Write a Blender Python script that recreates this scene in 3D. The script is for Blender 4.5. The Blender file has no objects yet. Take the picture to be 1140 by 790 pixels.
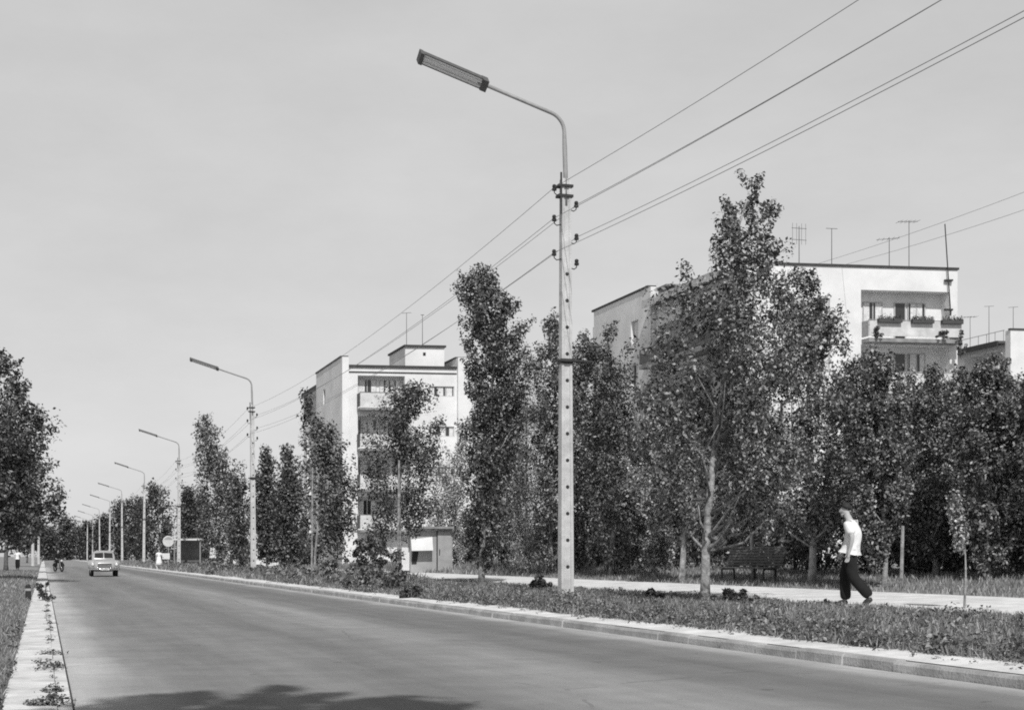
import bpy, math, random
import numpy as np
from mathutils import Vector, Matrix

# ------------------------------------------------------------------ frame of reference
# camera stands at the left kerb, 1.2 m above the road; +Y is into the picture.
# the road runs along D, N points across it to the right.
F, UC, XV, YV, HC = 1600.0, 570.0, 48.0, 619.0, 1.2
TH = math.atan((UC - XV) / F)
CO, SI = math.cos(TH), math.sin(TH)
N = (CO, SI)
D = (-SI, CO)
SC = bpy.context.scene
COL = SC.collection


def ts(t, s, z=0.0):
    return (t * N[0] + s * D[0], t * N[1] + s * D[1], z)


def at(u, v, Y):
    return ((u - UC) / F * Y, Y, HC + (YV - v) / F * Y)


def to_ts(x, y):
    return x * N[0] + y * N[1], x * D[0] + y * D[1]


TT = [-400, -40, -12, -3, -0.6, -0.30, -0.295, 8.55, 8.56, 9.3, 10.4, 13.2, 16.6, 20, 30, 60, 400]
ZZ = [1.2, .5, .28, .16, .11, .06, -.06, -.06, .105, .14, .30, .34, .45, .75, .9, 1.0, 1.6]


def ground_z(t, s):
    z = float(np.interp(t, TT, ZZ))
    if t > 8.56:
        k = float(np.interp(s, [60, 140, 400], [1.0, .75, .6]))
        z = .105 + (z - .105) * k
    return z


def on_ground(u, Y):
    x = (u - UC) / F * Y
    t, s = to_ts(x, Y)
    return (x, Y, ground_z(t, s))


# ------------------------------------------------------------------ materials (all grey: black and white picture)
def nodes_of(name):
    m = bpy.data.materials.new(name)
    m.use_nodes = True
    nt = m.node_tree
    return m, nt, nt.nodes['Principled BSDF']


def grey(v):
    return (v, v, v, 1)


def mat(name, col, rough=.8, var=.15, scale=6.0, bump=0.0, bscale=40.0, spec=.3, metal=0.0, detail=6.0, stain=0.0, sscale=.6):
    m, nt, p = nodes_of(name)
    L = nt.links
    tc = nt.nodes.new('ShaderNodeTexCoord')
    n = nt.nodes.new('ShaderNodeTexNoise')
    n.inputs['Scale'].default_value = scale
    n.inputs['Detail'].default_value = detail
    L.new(tc.outputs['Object'], n.inputs['Vector'])
    r = nt.nodes.new('ShaderNodeValToRGB')
    r.color_ramp.elements[0].position = .3
    r.color_ramp.elements[1].position = .7
    r.color_ramp.elements[0].color = grey(max(0.004, col * (1 - var)))
    r.color_ramp.elements[1].color = grey(min(.9, col * (1 + var)))
    L.new(n.outputs['Fac'], r.inputs['Fac'])
    out = r.outputs['Color']
    if stain:
        n2 = nt.nodes.new('ShaderNodeTexNoise')
        n2.inputs['Scale'].default_value = sscale
        n2.inputs['Detail'].default_value = 8
        n2.inputs['Roughness'].default_value = .7
        L.new(tc.outputs['Object'], n2.inputs['Vector'])
        r2 = nt.nodes.new('ShaderNodeValToRGB')
        r2.color_ramp.elements[0].position = .35
        r2.color_ramp.elements[1].position = .65
        r2.color_ramp.elements[0].color = grey(1 - stain)
        r2.color_ramp.elements[1].color = grey(1)
        L.new(n2.outputs['Fac'], r2.inputs['Fac'])
        mx = nt.nodes.new('ShaderNodeMix')
        mx.data_type = 'RGBA'
        mx.blend_type = 'MULTIPLY'
        mx.inputs[0].default_value = 1
        L.new(out, mx.inputs[6])
        L.new(r2.outputs['Color'], mx.inputs[7])
        out = mx.outputs[2]
    L.new(out, p.inputs['Base Color'])
    p.inputs['Roughness'].default_value = rough
    p.inputs['Specular IOR Level'].default_value = spec
    p.inputs['Metallic'].default_value = metal
    if bump:
        b = nt.nodes.new('ShaderNodeTexNoise')
        b.inputs['Scale'].default_value = bscale
        b.inputs['Detail'].default_value = 6
        L.new(tc.outputs['Object'], b.inputs['Vector'])
        bn = nt.nodes.new('ShaderNodeBump')
        bn.inputs['Strength'].default_value = bump
        bn.inputs['Distance'].default_value = .03
        L.new(b.outputs['Fac'], bn.inputs['Height'])
        L.new(bn.outputs['Normal'], p.inputs['Normal'])
    return m


def leaf_mat(name, lo, hi, trans=.25, rough=.45, spec=.35):
    m, nt, p = nodes_of(name)
    L = nt.links
    g = nt.nodes.new('ShaderNodeNewGeometry')
    r = nt.nodes.new('ShaderNodeValToRGB')
    r.color_ramp.elements[0].color = grey(lo)
    r.color_ramp.elements[1].color = grey(hi)
    e = r.color_ramp.elements.new(.6)
    e.color = grey(lo + (hi - lo) * .28)
    L.new(g.outputs['Random Per Island'], r.inputs['Fac'])
    L.new(r.outputs['Color'], p.inputs['Base Color'])
    p.inputs['Roughness'].default_value = rough
    p.inputs['Specular IOR Level'].default_value = spec
    t = nt.nodes.new('ShaderNodeBsdfTranslucent')
    L.new(r.outputs['Color'], t.inputs['Color'])
    mx = nt.nodes.new('ShaderNodeMixShader')
    mx.inputs[0].default_value = trans
    L.new(p.outputs[0], mx.inputs[1])
    L.new(t.outputs[0], mx.inputs[2])
    L.new(mx.outputs[0], nt.nodes['Material Output'].inputs['Surface'])
    return m


def road_mat():
    m, nt, p = nodes_of('worn_asphalt')
    L = nt.links
    tc = nt.nodes.new('ShaderNodeTexCoord')
    sep = nt.nodes.new('ShaderNodeSeparateXYZ')
    L.new(tc.outputs['Object'], sep.inputs[0])

    def noise(scale, detail=6, vec=None, rough=.6):
        n = nt.nodes.new('ShaderNodeTexNoise')
        n.inputs['Scale'].default_value = scale
        n.inputs['Detail'].default_value = detail
        n.inputs['Roughness'].default_value = rough
        L.new(vec or tc.outputs['Object'], n.inputs['Vector'])
        return n.outputs['Fac']
    mp = nt.nodes.new('ShaderNodeMapping')
    mp.inputs['Scale'].default_value = (1, .06, 1)
    L.new(tc.outputs['Object'], mp.inputs['Vector'])
    wob = noise(.35, 4)

    def math_(op, a, b=None, c=None):
        n = nt.nodes.new('ShaderNodeMath')
        n.operation = op
        for i, x in enumerate((a, b, c)):
            if x is None:
                continue
            if isinstance(x, (int, float)):
                n.inputs[i].default_value = x
            else:
                L.new(x, n.inputs[i])
        return n.outputs[0]
    # cross position with a wandering edge
    x = math_('ADD', sep.outputs[0], math_('MULTIPLY', math_('SUBTRACT', wob, .5), .9))
    prof = nt.nodes.new('ShaderNodeValToRGB')
    cr = prof.color_ramp
    pts = [(0.0, .62), (.035, .52), (.075, .34), (.16, .25), (.28, .285), (.40, .235), (.50, .31), (.60, .37), (.72, .235), (.84, .225), (.93, .29), (.965, .46), (1.0, .60)]
    cr.elements[0].position, cr.elements[0].color = pts[0][0], grey(pts[0][1])
    cr.elements[1].position, cr.elements[1].color = pts[-1][0], grey(pts[-1][1])
    for pp, c in pts[1:-1]:
        e = cr.elements.new(pp)
        e.color = grey(c)
    L.new(math_('DIVIDE', math_('SUBTRACT', x, .23), 8.2), prof.inputs['Fac'])
    str_ = noise(2.2, 8, mp.outputs[0])
    mid = noise(1.3, 8)
    fine = noise(90, 3)
    a = math_('ADD', .55, math_('MULTIPLY', str_, .55))
    a = math_('MULTIPLY', a, math_('ADD', .70, math_('MULTIPLY', mid, .60)))
    a = math_('MULTIPLY', a, math_('ADD', .50, math_('MULTIPLY', fine, 1.0)))
    grain = noise(32, 5, None, .8)
    a = math_('MULTIPLY', a, math_('ADD', .72, math_('MULTIPLY', grain, .56)))
    spots = noise(3.3, 3)
    a = math_('MULTIPLY', a, math_('SUBTRACT', 1.0, math_('MULTIPLY', math_('GREATER_THAN', spots, .69), .28)))
    mx = nt.nodes.new('ShaderNodeMix')
    mx.data_type = 'RGBA'
    mx.blend_type = 'MULTIPLY'
    mx.inputs[0].default_value = 1
    L.new(prof.outputs['Color'], mx.inputs[6])
    L.new(a, mx.inputs[7])
    # thin wandering cracks sealed with tar
    vo = nt.nodes.new('ShaderNodeTexVoronoi')
    vo.feature = 'DISTANCE_TO_EDGE'
    vo.inputs['Scale'].default_value = .22
    dv = nt.nodes.new('ShaderNodeMixRGB')
    dv.inputs[0].default_value = .12
    L.new(tc.outputs['Object'], dv.inputs[1])
    nn = nt.nodes.new('ShaderNodeTexNoise')
    nn.inputs['Scale'].default_value = 1.5
    L.new(tc.outputs['Object'], nn.inputs['Vector'])
    L.new(nn.outputs['Color'], dv.inputs[2])
    L.new(dv.outputs[0], vo.inputs['Vector'])
    crk = math_('MULTIPLY', math_('LESS_THAN', vo.outputs['Distance'], .0035), math_('GREATER_THAN', mid, .5))
    mx2 = nt.nodes.new('ShaderNodeMix')
    mx2.data_type = 'RGBA'
    L.new(math_('MULTIPLY', crk, .32), mx2.inputs[0])
    L.new(mx.outputs[2], mx2.inputs[6])
    mx2.inputs[7].default_value = grey(.09)
    L.new(mx2.outputs[2], p.inputs['Base Color'])
    p.inputs['Roughness'].default_value = .85
    p.inputs['Specular IOR Level'].default_value = .2
    bn = nt.nodes.new('ShaderNodeBump')
    bn.inputs['Strength'].default_value = .35
    bn.inputs['Distance'].default_value = .01
    L.new(noise(60, 4), bn.inputs['Height'])
    L.new(bn.outputs[0], p.inputs['Normal'])
    return m


M = {}
M['road'] = road_mat()
M['soil'] = mat('dry_soil_and_turf', .27, .95, .3, 1.2, .5, 12, .1)
M['sand'] = mat('trodden_sand', .86, .95, .13, 2.5, .4, 18, .1, stain=.3, sscale=1.3)
M['kerb'] = mat('kerb_concrete', .48, .9, .18, 3, .4, 30, .2, stain=.35, sscale=1.2)
M['strip'] = mat('dusty_concrete', .82, .95, .13, 3, .4, 25, .1, stain=.35, sscale=1.8)
M['joint'] = mat('joint_dirt', .06, .95, .2)
M['concrete'] = mat('pole_concrete', .58, .9, .1, 4, .3, 30, .2, stain=.18, sscale=2)
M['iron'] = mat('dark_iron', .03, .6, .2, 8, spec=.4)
M['pipe'] = mat('painted_steel_pipe', .30, .5, .15, 8, spec=.4)
M['tray'] = mat('lamp_tray_paint', .10, .5, .15, 8, spec=.4)
M['lens'] = mat('lamp_reflector', .85, .35, .12, 10, spec=.5)
M['porcelain'] = mat('brown_porcelain', .025, .25, .1, 8, spec=.6)
M['wire'] = mat('tarnished_wire', .24, .6, .1, 8)
M['wall'] = mat('white_render', .80, .95, .05, .8, 0, 25, .1, stain=.16, sscale=.45)
M['wall_grey'] = mat('pale_render', .80, .95, .06, .8, 0, 25, .1, stain=.18, sscale=.45)
M['flash'] = mat('roof_flashing', .05, .7, .2, 3)
M['roof'] = mat('roof_felt', .10, .95, .2, 3)
M['frame'] = mat('window_frame_paint', .45, .6, .06, 5)
M['curtain'] = mat('net_curtain', .66, .95, .2, 9)
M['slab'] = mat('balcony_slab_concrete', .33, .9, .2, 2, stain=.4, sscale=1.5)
M['panel'] = mat('balcony_panel', .66, .8, .1, 3, stain=.25, sscale=1.4)
M['panel_dark'] = mat('balcony_panel_dark', .12, .8, .2, 3)
M['box'] = mat('flower_box_wood', .07, .8, .2, 8)
M['kiosk'] = mat('grey_boards', .33, .8, .13, 3, .3, 20)
M['white'] = mat('white_paint', .72, .7, .07, 3, stain=.15)
M['black'] = mat('black_paint', .018, .5, .2, 5)
M['dark'] = mat('dark_boards', .04, .9, .3, 4)
M['bench'] = mat('bench_slats', .11, .7, .3, 8)
M['bark'] = mat('grey_bark', .30, .95, .4, 7, .8, 25, .1)
M['bark_pale'] = mat('pale_bark', .42, .95, .4, 9, .9, 18, .1, stain=.65, sscale=4)
M['bark_dark'] = mat('dark_bark', .13, .95, .4, 7, .8, 25, .1)
M['skin'] = mat('skin', .42, .6, .06, 6)
M['shirt'] = mat('white_cotton', .80, .9, .04, 9, 1.0, 7)
M['trousers'] = mat('black_wool', .016, .95, .2, 9, .3, 12)
M['shoe'] = mat('leather', .035, .4, .2, 9)
M['hair'] = mat('dark_hair', .03, .7, .2, 20)
M['car'] = mat('pale_car_paint', .40, .25, .05, 2, spec=.6)
M['chrome'] = mat('chrome', .7, .15, .05, 3, metal=1.0)
M['rubber'] = mat('tyre_rubber', .02, .8, .2, 8)
M['headlamp'] = mat('headlamp_glass', .75, .15, .05, 4, spec=.7)


def glass_mat():
    m, nt, p = nodes_of('window_glass')
    p.inputs['Base Color'].default_value = grey(.035)
    p.inputs['Roughness'].default_value = .06
    p.inputs['Specular IOR Level'].default_value = .6
    n = nt.nodes.new('ShaderNodeTexNoise')
    n.inputs['Scale'].default_value = 1.5
    b = nt.nodes.new('ShaderNodeBump')
    b.inputs['Strength'].default_value = .05
    nt.links.new(n.outputs['Fac'], b.inputs['Height'])
    nt.links.new(b.outputs[0], p.inputs['Normal'])
    return m


M['glass'] = glass_mat()
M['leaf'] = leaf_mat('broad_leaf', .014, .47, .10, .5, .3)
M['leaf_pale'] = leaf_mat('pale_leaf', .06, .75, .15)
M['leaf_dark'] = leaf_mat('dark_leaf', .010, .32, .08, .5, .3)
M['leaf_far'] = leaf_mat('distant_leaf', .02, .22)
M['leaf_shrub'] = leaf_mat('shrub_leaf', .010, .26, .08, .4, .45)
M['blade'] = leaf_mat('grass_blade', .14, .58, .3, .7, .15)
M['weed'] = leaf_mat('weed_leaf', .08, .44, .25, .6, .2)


# ------------------------------------------------------------------ mesh builder
class MB:
    def __init__(self):
        self.v, self.f, self.mi = [], [], []

    def add(self, vs, fs, mi=0):
        o = len(self.v)
        self.v.extend([tuple(p) for p in vs])
        for f in fs:
            self.f.append(tuple(i + o for i in f))
            self.mi.append(mi)

    def quad(self, a, b, c, d, mi=0):
        self.add([a, b, c, d], [(0, 1, 2, 3)], mi)

    def hexa(self, p, mi=0):
        self.add(p, [(0, 3, 2, 1), (4, 5, 6, 7), (0, 1, 5, 4), (1, 2, 6, 5), (2, 3, 7, 6), (3, 0, 4, 7)], mi)

    def box(self, x0, x1, y0, y1, z0, z1, mi=0, fn=None):
        p = [(x0, y0, z0), (x1, y0, z0), (x1, y1, z0), (x0, y1, z0), (x0, y0, z1), (x1, y0, z1), (x1, y1, z1), (x0, y1, z1)]
        self.hexa([fn(*q) for q in p] if fn else p, mi)

    def tube(self, path, rad, n=8, mi=0, cap=True):
        path = [Vector(p) for p in path]
        if not hasattr(rad, '__len__'):
            rad = [rad] * len(path)
        vs, fs = [], []
        ref = None
        for i, p in enumerate(path):
            a = path[max(0, i - 1)]
            b = path[min(len(path) - 1, i + 1)]
            d = (b - a).normalized()
            if ref is None:
                ref = d.orthogonal().normalized()
            ref = (ref - d * ref.dot(d))
            ref = ref.normalized() if ref.length > 1e-6 else d.orthogonal().normalized()
            c = d.cross(ref)
            for k in range(n):
                an = 2 * math.pi * k / n
                vs.append(p + (ref * math.cos(an) + c * math.sin(an)) * rad[i])
        for i in range(len(path) - 1):
            for k in range(n):
                k2 = (k + 1) % n
                fs.append((i * n + k, i * n + k2, (i + 1) * n + k2, (i + 1) * n + k))
        if cap:
            fs.append(tuple(range(n - 1, -1, -1)))
            fs.append(tuple(range((len(path) - 1) * n, len(path) * n)))
        self.add(vs, fs, mi)

    def lathe(self, prof, c, axis=(0, 0, 1), n=16, mi=0):
        """prof: (radius, along) pairs"""
        ax = Vector(axis).normalized()
        r = ax.orthogonal().normalized()
        q = ax.cross(r)
        c = Vector(c)
        vs, fs = [], []
        for rr, h in prof:
            for k in range(n):
                an = 2 * math.pi * k / n
                vs.append(c + ax * h + (r * math.cos(an) + q * math.sin(an)) * max(rr, 1e-4))
        for i in range(len(prof) - 1):
            for k in range(n):
                k2 = (k + 1) % n
                fs.append((i * n + k, i * n + k2, (i + 1) * n + k2, (i + 1) * n + k))
        fs.append(tuple(range(n - 1, -1, -1)))
        fs.append(tuple(range((len(prof) - 1) * n, len(prof) * n)))
        self.add(vs, fs, mi)

    def build(self, name, mats, parent=None, origin=None, smooth=False, bevel=0.0):
        if origin is None:
            origin = (0, 0, 0)
            r = parent
            while r is not None:
                origin = tuple(a + b for a, b in zip(origin, r.location))
                r = r.parent
        me = bpy.data.meshes.new(name)
        me.from_pydata([(p[0] - origin[0], p[1] - origin[1], p[2] - origin[2]) for p in self.v], [], self.f)
        for m in (mats if isinstance(mats, (list, tuple)) else [mats]):
            me.materials.append(m)
        me.polygons.foreach_set('material_index', self.mi)
        if smooth:
            me.polygons.foreach_set('use_smooth', [True] * len(self.f))
        me.update()
        o = bpy.data.objects.new(name, me)
        COL.objects.link(o)
        if parent is not None:
            o.parent = parent
        else:
            o.location = origin
        if bevel:
            b = o.modifiers.new('bevel', 'BEVEL')
            b.width = bevel
            b.segments = 2
            b.limit_method = 'ANGLE'
        return o


def each_box(mb, name, m, parent):
    """one part for every box gathered in mb"""
    for i in range(0, len(mb.v), 8):
        q = MB()
        q.hexa(mb.v[i:i + 8])
        q.build(name, m, parent)


def tag(o, label, cat, group=None):
    o['label'] = label
    o['category'] = cat
    if group:
        o['group'] = group
    return o


def thing(name, loc, label, cat, group=None, rz=0.0):
    o = bpy.data.objects.new(name, None)
    COL.objects.link(o)
    o.location = loc
    o.rotation_euler = (0, 0, rz)
    return tag(o, label, cat, group)


def structure(o):
    o['kind'] = 'structure'
    return o


def stuff(o):
    o['kind'] = 'stuff'
    return o


def copy_tree(root, loc, rz, label):
    def cp(o, par):
        c = o.copy()
        COL.objects.link(c)
        if par is not None:
            c.parent = par
        for ch in o.children:
            cp(ch, c)
        return c
    r = cp(root, None)
    r.location = loc
    r.rotation_euler = (0, 0, rz)
    r['label'] = label
    return r


def raw_mesh(name, V, faces_n, mats, parent=None, mi=None):
    """V: (n,k,3) array of k-gons."""
    n, k, _ = V.shape
    me = bpy.data.meshes.new(name)
    me.vertices.add(n * k)
    me.vertices.foreach_set('co', V.reshape(-1).astype(np.float32))
    me.loops.add(n * k)
    me.loops.foreach_set('vertex_index', np.arange(n * k, dtype=np.int32))
    me.polygons.add(n)
    me.polygons.foreach_set('loop_start', np.arange(0, n * k, k, dtype=np.int32))
    me.polygons.foreach_set('loop_total', np.full(n, k, dtype=np.int32))
    for m in (mats if isinstance(mats, (list, tuple)) else [mats]):
        me.materials.append(m)
    if mi is not None:
        me.polygons.foreach_set('material_index', mi.astype(np.int32))
    me.update(calc_edges=True)
    me.validate()
    o = bpy.data.objects.new(name, me)
    COL.objects.link(o)
    if parent is not None:
        o.parent = parent
    return o


def norm(a):
    return a / np.maximum(np.linalg.norm(a, axis=1, keepdims=True), 1e-6)


def leaf_quads(P, out, size, rng, outw=.5, up=.35, rnd=.9, wide=.56):
    """leaf shaped quads at points P facing roughly along out"""
    n = len(P)
    nr = norm(out * outw + np.array([0, 0, up]) + rng.normal(size=(n, 3)) * rnd)
    a = norm(np.cross(nr, rng.normal(size=(n, 3))))
    b = np.cross(nr, a)
    s = (size * (.45 + 1.15 * rng.uniform(0, 1, n) ** 1.4))[:, None]
    bend = nr * s * rng.uniform(-.15, .2, n)[:, None]
    V = np.stack([P - a * s * .5, P + b * s * wide * .5 + bend, P + a * s * .5, P - b * s * wide * .5 + bend], axis=1)
    return V


# ------------------------------------------------------------------ trees
def crown_points(prof, Y, x0, rng, n_clumps, per, clump_k=.22, gap=.0, shell=.55):
    """prof: rows (v, u_left, u_right) read as heights and widths in metres at this distance"""
    k = Y / F
    zs = np.array([HC + (YV - p[0]) * k for p in prof])[::-1]
    lo = np.array([(p[1] - UC) * k - x0 for p in prof])[::-1]
    hi = np.array([(p[2] - UC) * k - x0 for p in prof])[::-1]
    zz = np.linspace(zs[0], zs[-1], 200)
    w = (np.interp(zz, zs, hi) - np.interp(zz, zs, lo)) ** 1.35
    w /= w.sum()
    cz = rng.choice(zz, n_clumps, p=w)
    c = (np.interp(cz, zs, hi) + np.interp(cz, zs, lo)) / 2
    r = (np.interp(cz, zs, hi) - np.interp(cz, zs, lo)) / 2 * 1.17
    cr = np.maximum(.004 * Y + .06, r * clump_k * rng.uniform(.5, 1.4, n_clumps))
    ang = rng.uniform(0, 2 * math.pi, n_clumps)
    rr = np.maximum(0, r - cr * .7) * rng.uniform(0, 1, n_clumps) ** shell * rng.uniform(.88, 1.1, n_clumps)
    C = np.stack([c + rr * np.cos(ang), rr * np.sin(ang) * .95, cz], axis=1)
    # deep pockets between the main boughs
    fr_ = 2.1 * math.pi / max(.5, float(r.max()))
    ph = rng.uniform(0, 6.28, 6)
    q1 = np.sin(C[:, 0] * fr_ + ph[0] + np.sin(C[:, 2] * fr_ * .6 + ph[3])) + np.sin(C[:, 1] * fr_ + ph[1]) * .6 + np.sin(C[:, 2] * fr_ * .85 + ph[2] + C[:, 0] * fr_ * .5)
    ok_ = (q1 > -gap) | (rr < r * .42)
    C, c, cz, r, rr, cr = C[ok_], c[ok_], cz[ok_], r[ok_], rr[ok_], cr[ok_]
    n_clumps = len(C)
    axis = np.stack([c, np.zeros_like(c), cz - r * .3], axis=1)
    m = rng.poisson(per, n_clumps) + 6
    idx = np.repeat(np.arange(n_clumps), m)
    off = rng.normal(size=(len(idx), 3))
    off = off / np.linalg.norm(off, axis=1, keepdims=True) * rng.uniform(.15, 1, (len(idx), 1)) ** .6
    # each clump is a spray drawn out along its twig
    tw = norm(norm(C - axis) * rng.uniform(.3, 1.0, (n_clumps, 1)) + np.array([0, 0, .75]) + rng.normal(size=(n_clumps, 3)) * .25)[idx]
    al = (off * tw).sum(axis=1, keepdims=True)
    P = C[idx] + (off * .82 + tw * al * .75) * cr[idx][:, None]
    out = norm(P - axis[idx]) * .35 + off * .75
    return P, out, C, r, zs, lo, hi


def tree(label, u0, Y, prof, n_clumps=110, per=70, leaf=.13, m='leaf', bark='bark', r0=.11, seed=1, group=None, trunk_top=.8,
         cat='tree', name='tree', lean=None, limbs=26, clump_k=.24, base=None, wide=.62, bare=None):
    rng = np.random.default_rng(seed)
    b = base or on_ground(u0, Y)
    root = thing(name, b, label, cat, group)
    if group == G_PATH and Y < 56 and abs(u0 - 832) > 80:
        q_ = prof[-1]
        prof = prof + [(628, q_[1] + (q_[2] - q_[1]) * .12, q_[2] - (q_[2] - q_[1]) * .12)]
    P, out, C, r, zs, lo, hi = crown_points(prof, Y, b[0], rng, int(n_clumps * (2.2 if Y < 60 else 2.0)), per * (1.25 if Y < 60 else .85), clump_k * .92, gap=.68 if Y < 42 else .95)
    if bare:
        zb_ = HC + (YV - bare) / F * Y
        kp_ = ~((P[:, 2] < zb_) & (P[:, 1] < .12) & (np.abs(P[:, 0]) < .22 + (P[:, 1] < -.6) * .1))
        P, out = P[kp_], out[kp_]
    V = leaf_quads(P - np.array([0, 0, b[2]]), out, leaf * (.68 if Y < 60 else .82), rng, .7, .35, .6, wide)
    ztop = zs[-1] - (zs[-1] - zs[0]) * (1 - trunk_top)
    mb = MB()
    path, rad = [], []
    nseg = 14
    z_lo = zs[0]
    for i in range(nseg + 1):
        f = i / nseg
        z = b[2] - .1 + (ztop - b[2] + .1) * f
        tgt = (np.interp(z, zs, lo) + np.interp(z, zs, hi)) / 2
        g = max(0.0, (z - z_lo) / max(.1, ztop - z_lo))
        x = tgt * min(1, g * 1.1) + math.sin(f * 7 + seed) * .05 * r0 / .11
        y = math.cos(f * 6 + seed * 2) * .05
        path.append((b[0] + x, b[1] + y, z))
        rad.append(r0 * (1 - .82 * f) * (1.25 if i == 0 else 1.0))
    mb.tube(path, rad, 9)
    tr = mb.build('trunk', M[bark], root, smooth=True)
    lb = MB()
    order = rng.permutation(len(C))[:limbs]
    for j in order:
        c = C[j]
        zz = c[2] - abs(c[0]) * .5 - rng.uniform(.2, .6) * max(.4, r[j])
        zz = min(max(zz, b[2] + (z_lo - b[2]) * .8, c[2] - 1.3), ztop - .15)
        f = (zz - path[0][2]) / (ztop - path[0][2])
        i = min(nseg - 1, max(0, int(f * nseg)))
        g = f * nseg - i
        a = Vector(path[i]).lerp(Vector(path[i + 1]), g)
        e = Vector((b[0] + c[0], b[1] + c[1], c[2]))
        mid = a.lerp(e, .5) + Vector((rng.normal() * .08, rng.normal() * .08, -.08 + rng.normal() * .05)) * (e - a).length
        rr = max(.008, rad[i] * .42)
        lb.tube([a, a.lerp(mid, .5), mid, mid.lerp(e, .5), e], [rr, rr * .8, rr * .6, rr * .4, rr * .2], 5)
    lb.build('branches', M[bark], root, smooth=True)
    raw_mesh('crown', V, 4, M[m], root)
    return root


def shrub(label, u0, Y, w, h, seed, n=2600, leaf=.11, m='leaf_dark', group=None, name='shrub', cat='shrub', base=None, lumps=26, squash=.8):
    rng = np.random.default_rng(seed)
    b = base or on_ground(u0, Y)
    root = thing(name, b, label, cat, group)
    C = []
    R = []
    for _ in range(lumps):
        a = rng.uniform(0, 6.283)
        q = rng.uniform(0, 1) ** .6
        z = rng.uniform(.10, .92)
        rad = w * .5 * math.sqrt(max(.05, 1 - (z - .35) ** 2 * 1.7)) * rng.uniform(.8, 1.1)
        C.append((math.cos(a) * q * rad * .85, math.sin(a) * q * rad * .85, z * h * rng.uniform(.9, 1.08)))
        R.append(max(.05, min(w, h) * rng.uniform(.10, .2)))
    C, R = np.array(C), np.array(R)
    idx = rng.integers(0, lumps, n)
    off = rng.normal(size=(n, 3))
    off = off / np.linalg.norm(off, axis=1, keepdims=True) * rng.uniform(.2, 1, (n, 1)) ** .6
    P = C[idx] + off * R[idx][:, None]
    P[:, 2] = np.maximum(P[:, 2], .03)
    V = leaf_quads(P, norm(P - np.array([0, 0, h * .3])) * .6 + off * .4, leaf, rng)
    raw_mesh('foliage', V, 4, M[m], root)
    mb = MB()
    for j in range(min(9, lumps)):
        c = C[j]
        mb.tube([(b[0] + c[0] * .1, b[1] + c[1] * .1, b[2] - .05), (b[0] + c[0] * .45, b[1] + c[1] * .45, b[2] + c[2] * .6), (b[0] + c[0], b[1] + c[1], b[2] + c[2])],
                [.022, .014, .006], 5)
    mb.build('stems', M['bark_dark'], root)
    return root


# ================================================================== the setting
def sheet(name, tlist, slist, zfun, m, lift=0.0, rough=0.0, seed=0):
    rnd = random.Random(seed)
    mb = MB()
    vs = []
    for s in slist:
        for t in tlist:
            vs.append((t, s, zfun(t, s) + lift + (rnd.uniform(-rough, rough) if rough else 0)))
    nt_ = len(tlist)
    fs = []
    for j in range(len(slist) - 1):
        for i in range(nt_ - 1):
            a = j * nt_ + i
            fs.append((a, a + 1, a + 1 + nt_, a + nt_))
    mb.add(vs, fs)
    o = mb.build(name, m, smooth=True)
    o.rotation_euler.z = TH
    return structure(o)


S_NEAR = [-60, -30, -15] + list(range(-6, 62, 2)) + list(range(62, 200, 6)) + [200, 240, 300, 400, 600, 900, 1400, 2500]
sheet('ground', [-900] + TT[:1] + [-120, -60] + TT[1:6] + TT[6:8] + TT[8:] + [900], S_NEAR, ground_z, M['soil'])
sheet('road', [-.02, .235, 2, 4.3, 6, 8.401], S_NEAR, lambda t, s: 0.0, M['road'])
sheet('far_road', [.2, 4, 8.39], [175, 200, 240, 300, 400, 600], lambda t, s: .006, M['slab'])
sheet('footpath', [13.2, 14, 15, 16, 16.6], S_NEAR[:-3], ground_z, M['sand'], lift=.012)

# sandy margin between kerb and weeds
rnd = random.Random(5)
mb = MB()
ss = list(np.arange(-12, 130, .5)) + [140, 180, 300, 500]
pv = None
for s in ss:
    t1 = 9.25 + rnd.uniform(-.12, .16) + .12 * math.sin(s * .7)
    cur = [(8.57, s, ground_z(8.57, s) + .012), (9.0, s, ground_z(9.0, s) + .014), (t1, s, ground_z(t1, s) + .006)]
    if pv:
        for i in range(2):
            mb.quad(pv[i], pv[i + 1], cur[i + 1], cur[i])
    pv = cur
o = mb.build('road_margin', M['sand'])
o.rotation_euler.z = TH
structure(o)

# right kerb: stones of one metre
mb = MB()
rnd = random.Random(8)
s = -12.0
while s < 420:
    ln = 1.0 if s < 120 else 4.0
    dz = rnd.uniform(-.016, .010)
    dx = rnd.uniform(-.02, .02)
    x0, x1, z1 = 8.40 + dx, 8.56 + dx, .122 + dz
    g = .003
    mb.add([(x0, s + g, -.05), (x0, s + ln - g, -.05), (x0 + .01, s + ln - g, z1 - .03), (x0 + .01, s + g, z1 - .03),
            (x0 + .035, s + g, z1), (x0 + .035, s + ln - g, z1), (x1, s + ln - g, z1), (x1, s + g, z1), (x1, s + g, -.05), (x1, s + ln - g, -.05)],
           [(0, 3, 2, 1), (3, 4, 5, 2), (4, 7, 6, 5), (7, 8, 9, 6), (0, 8, 7, 4, 3), (1, 2, 5, 6, 9)])
    s += ln
o = mb.build('kerb', M['kerb'])
o.rotation_euler.z = TH
structure(o)
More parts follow.
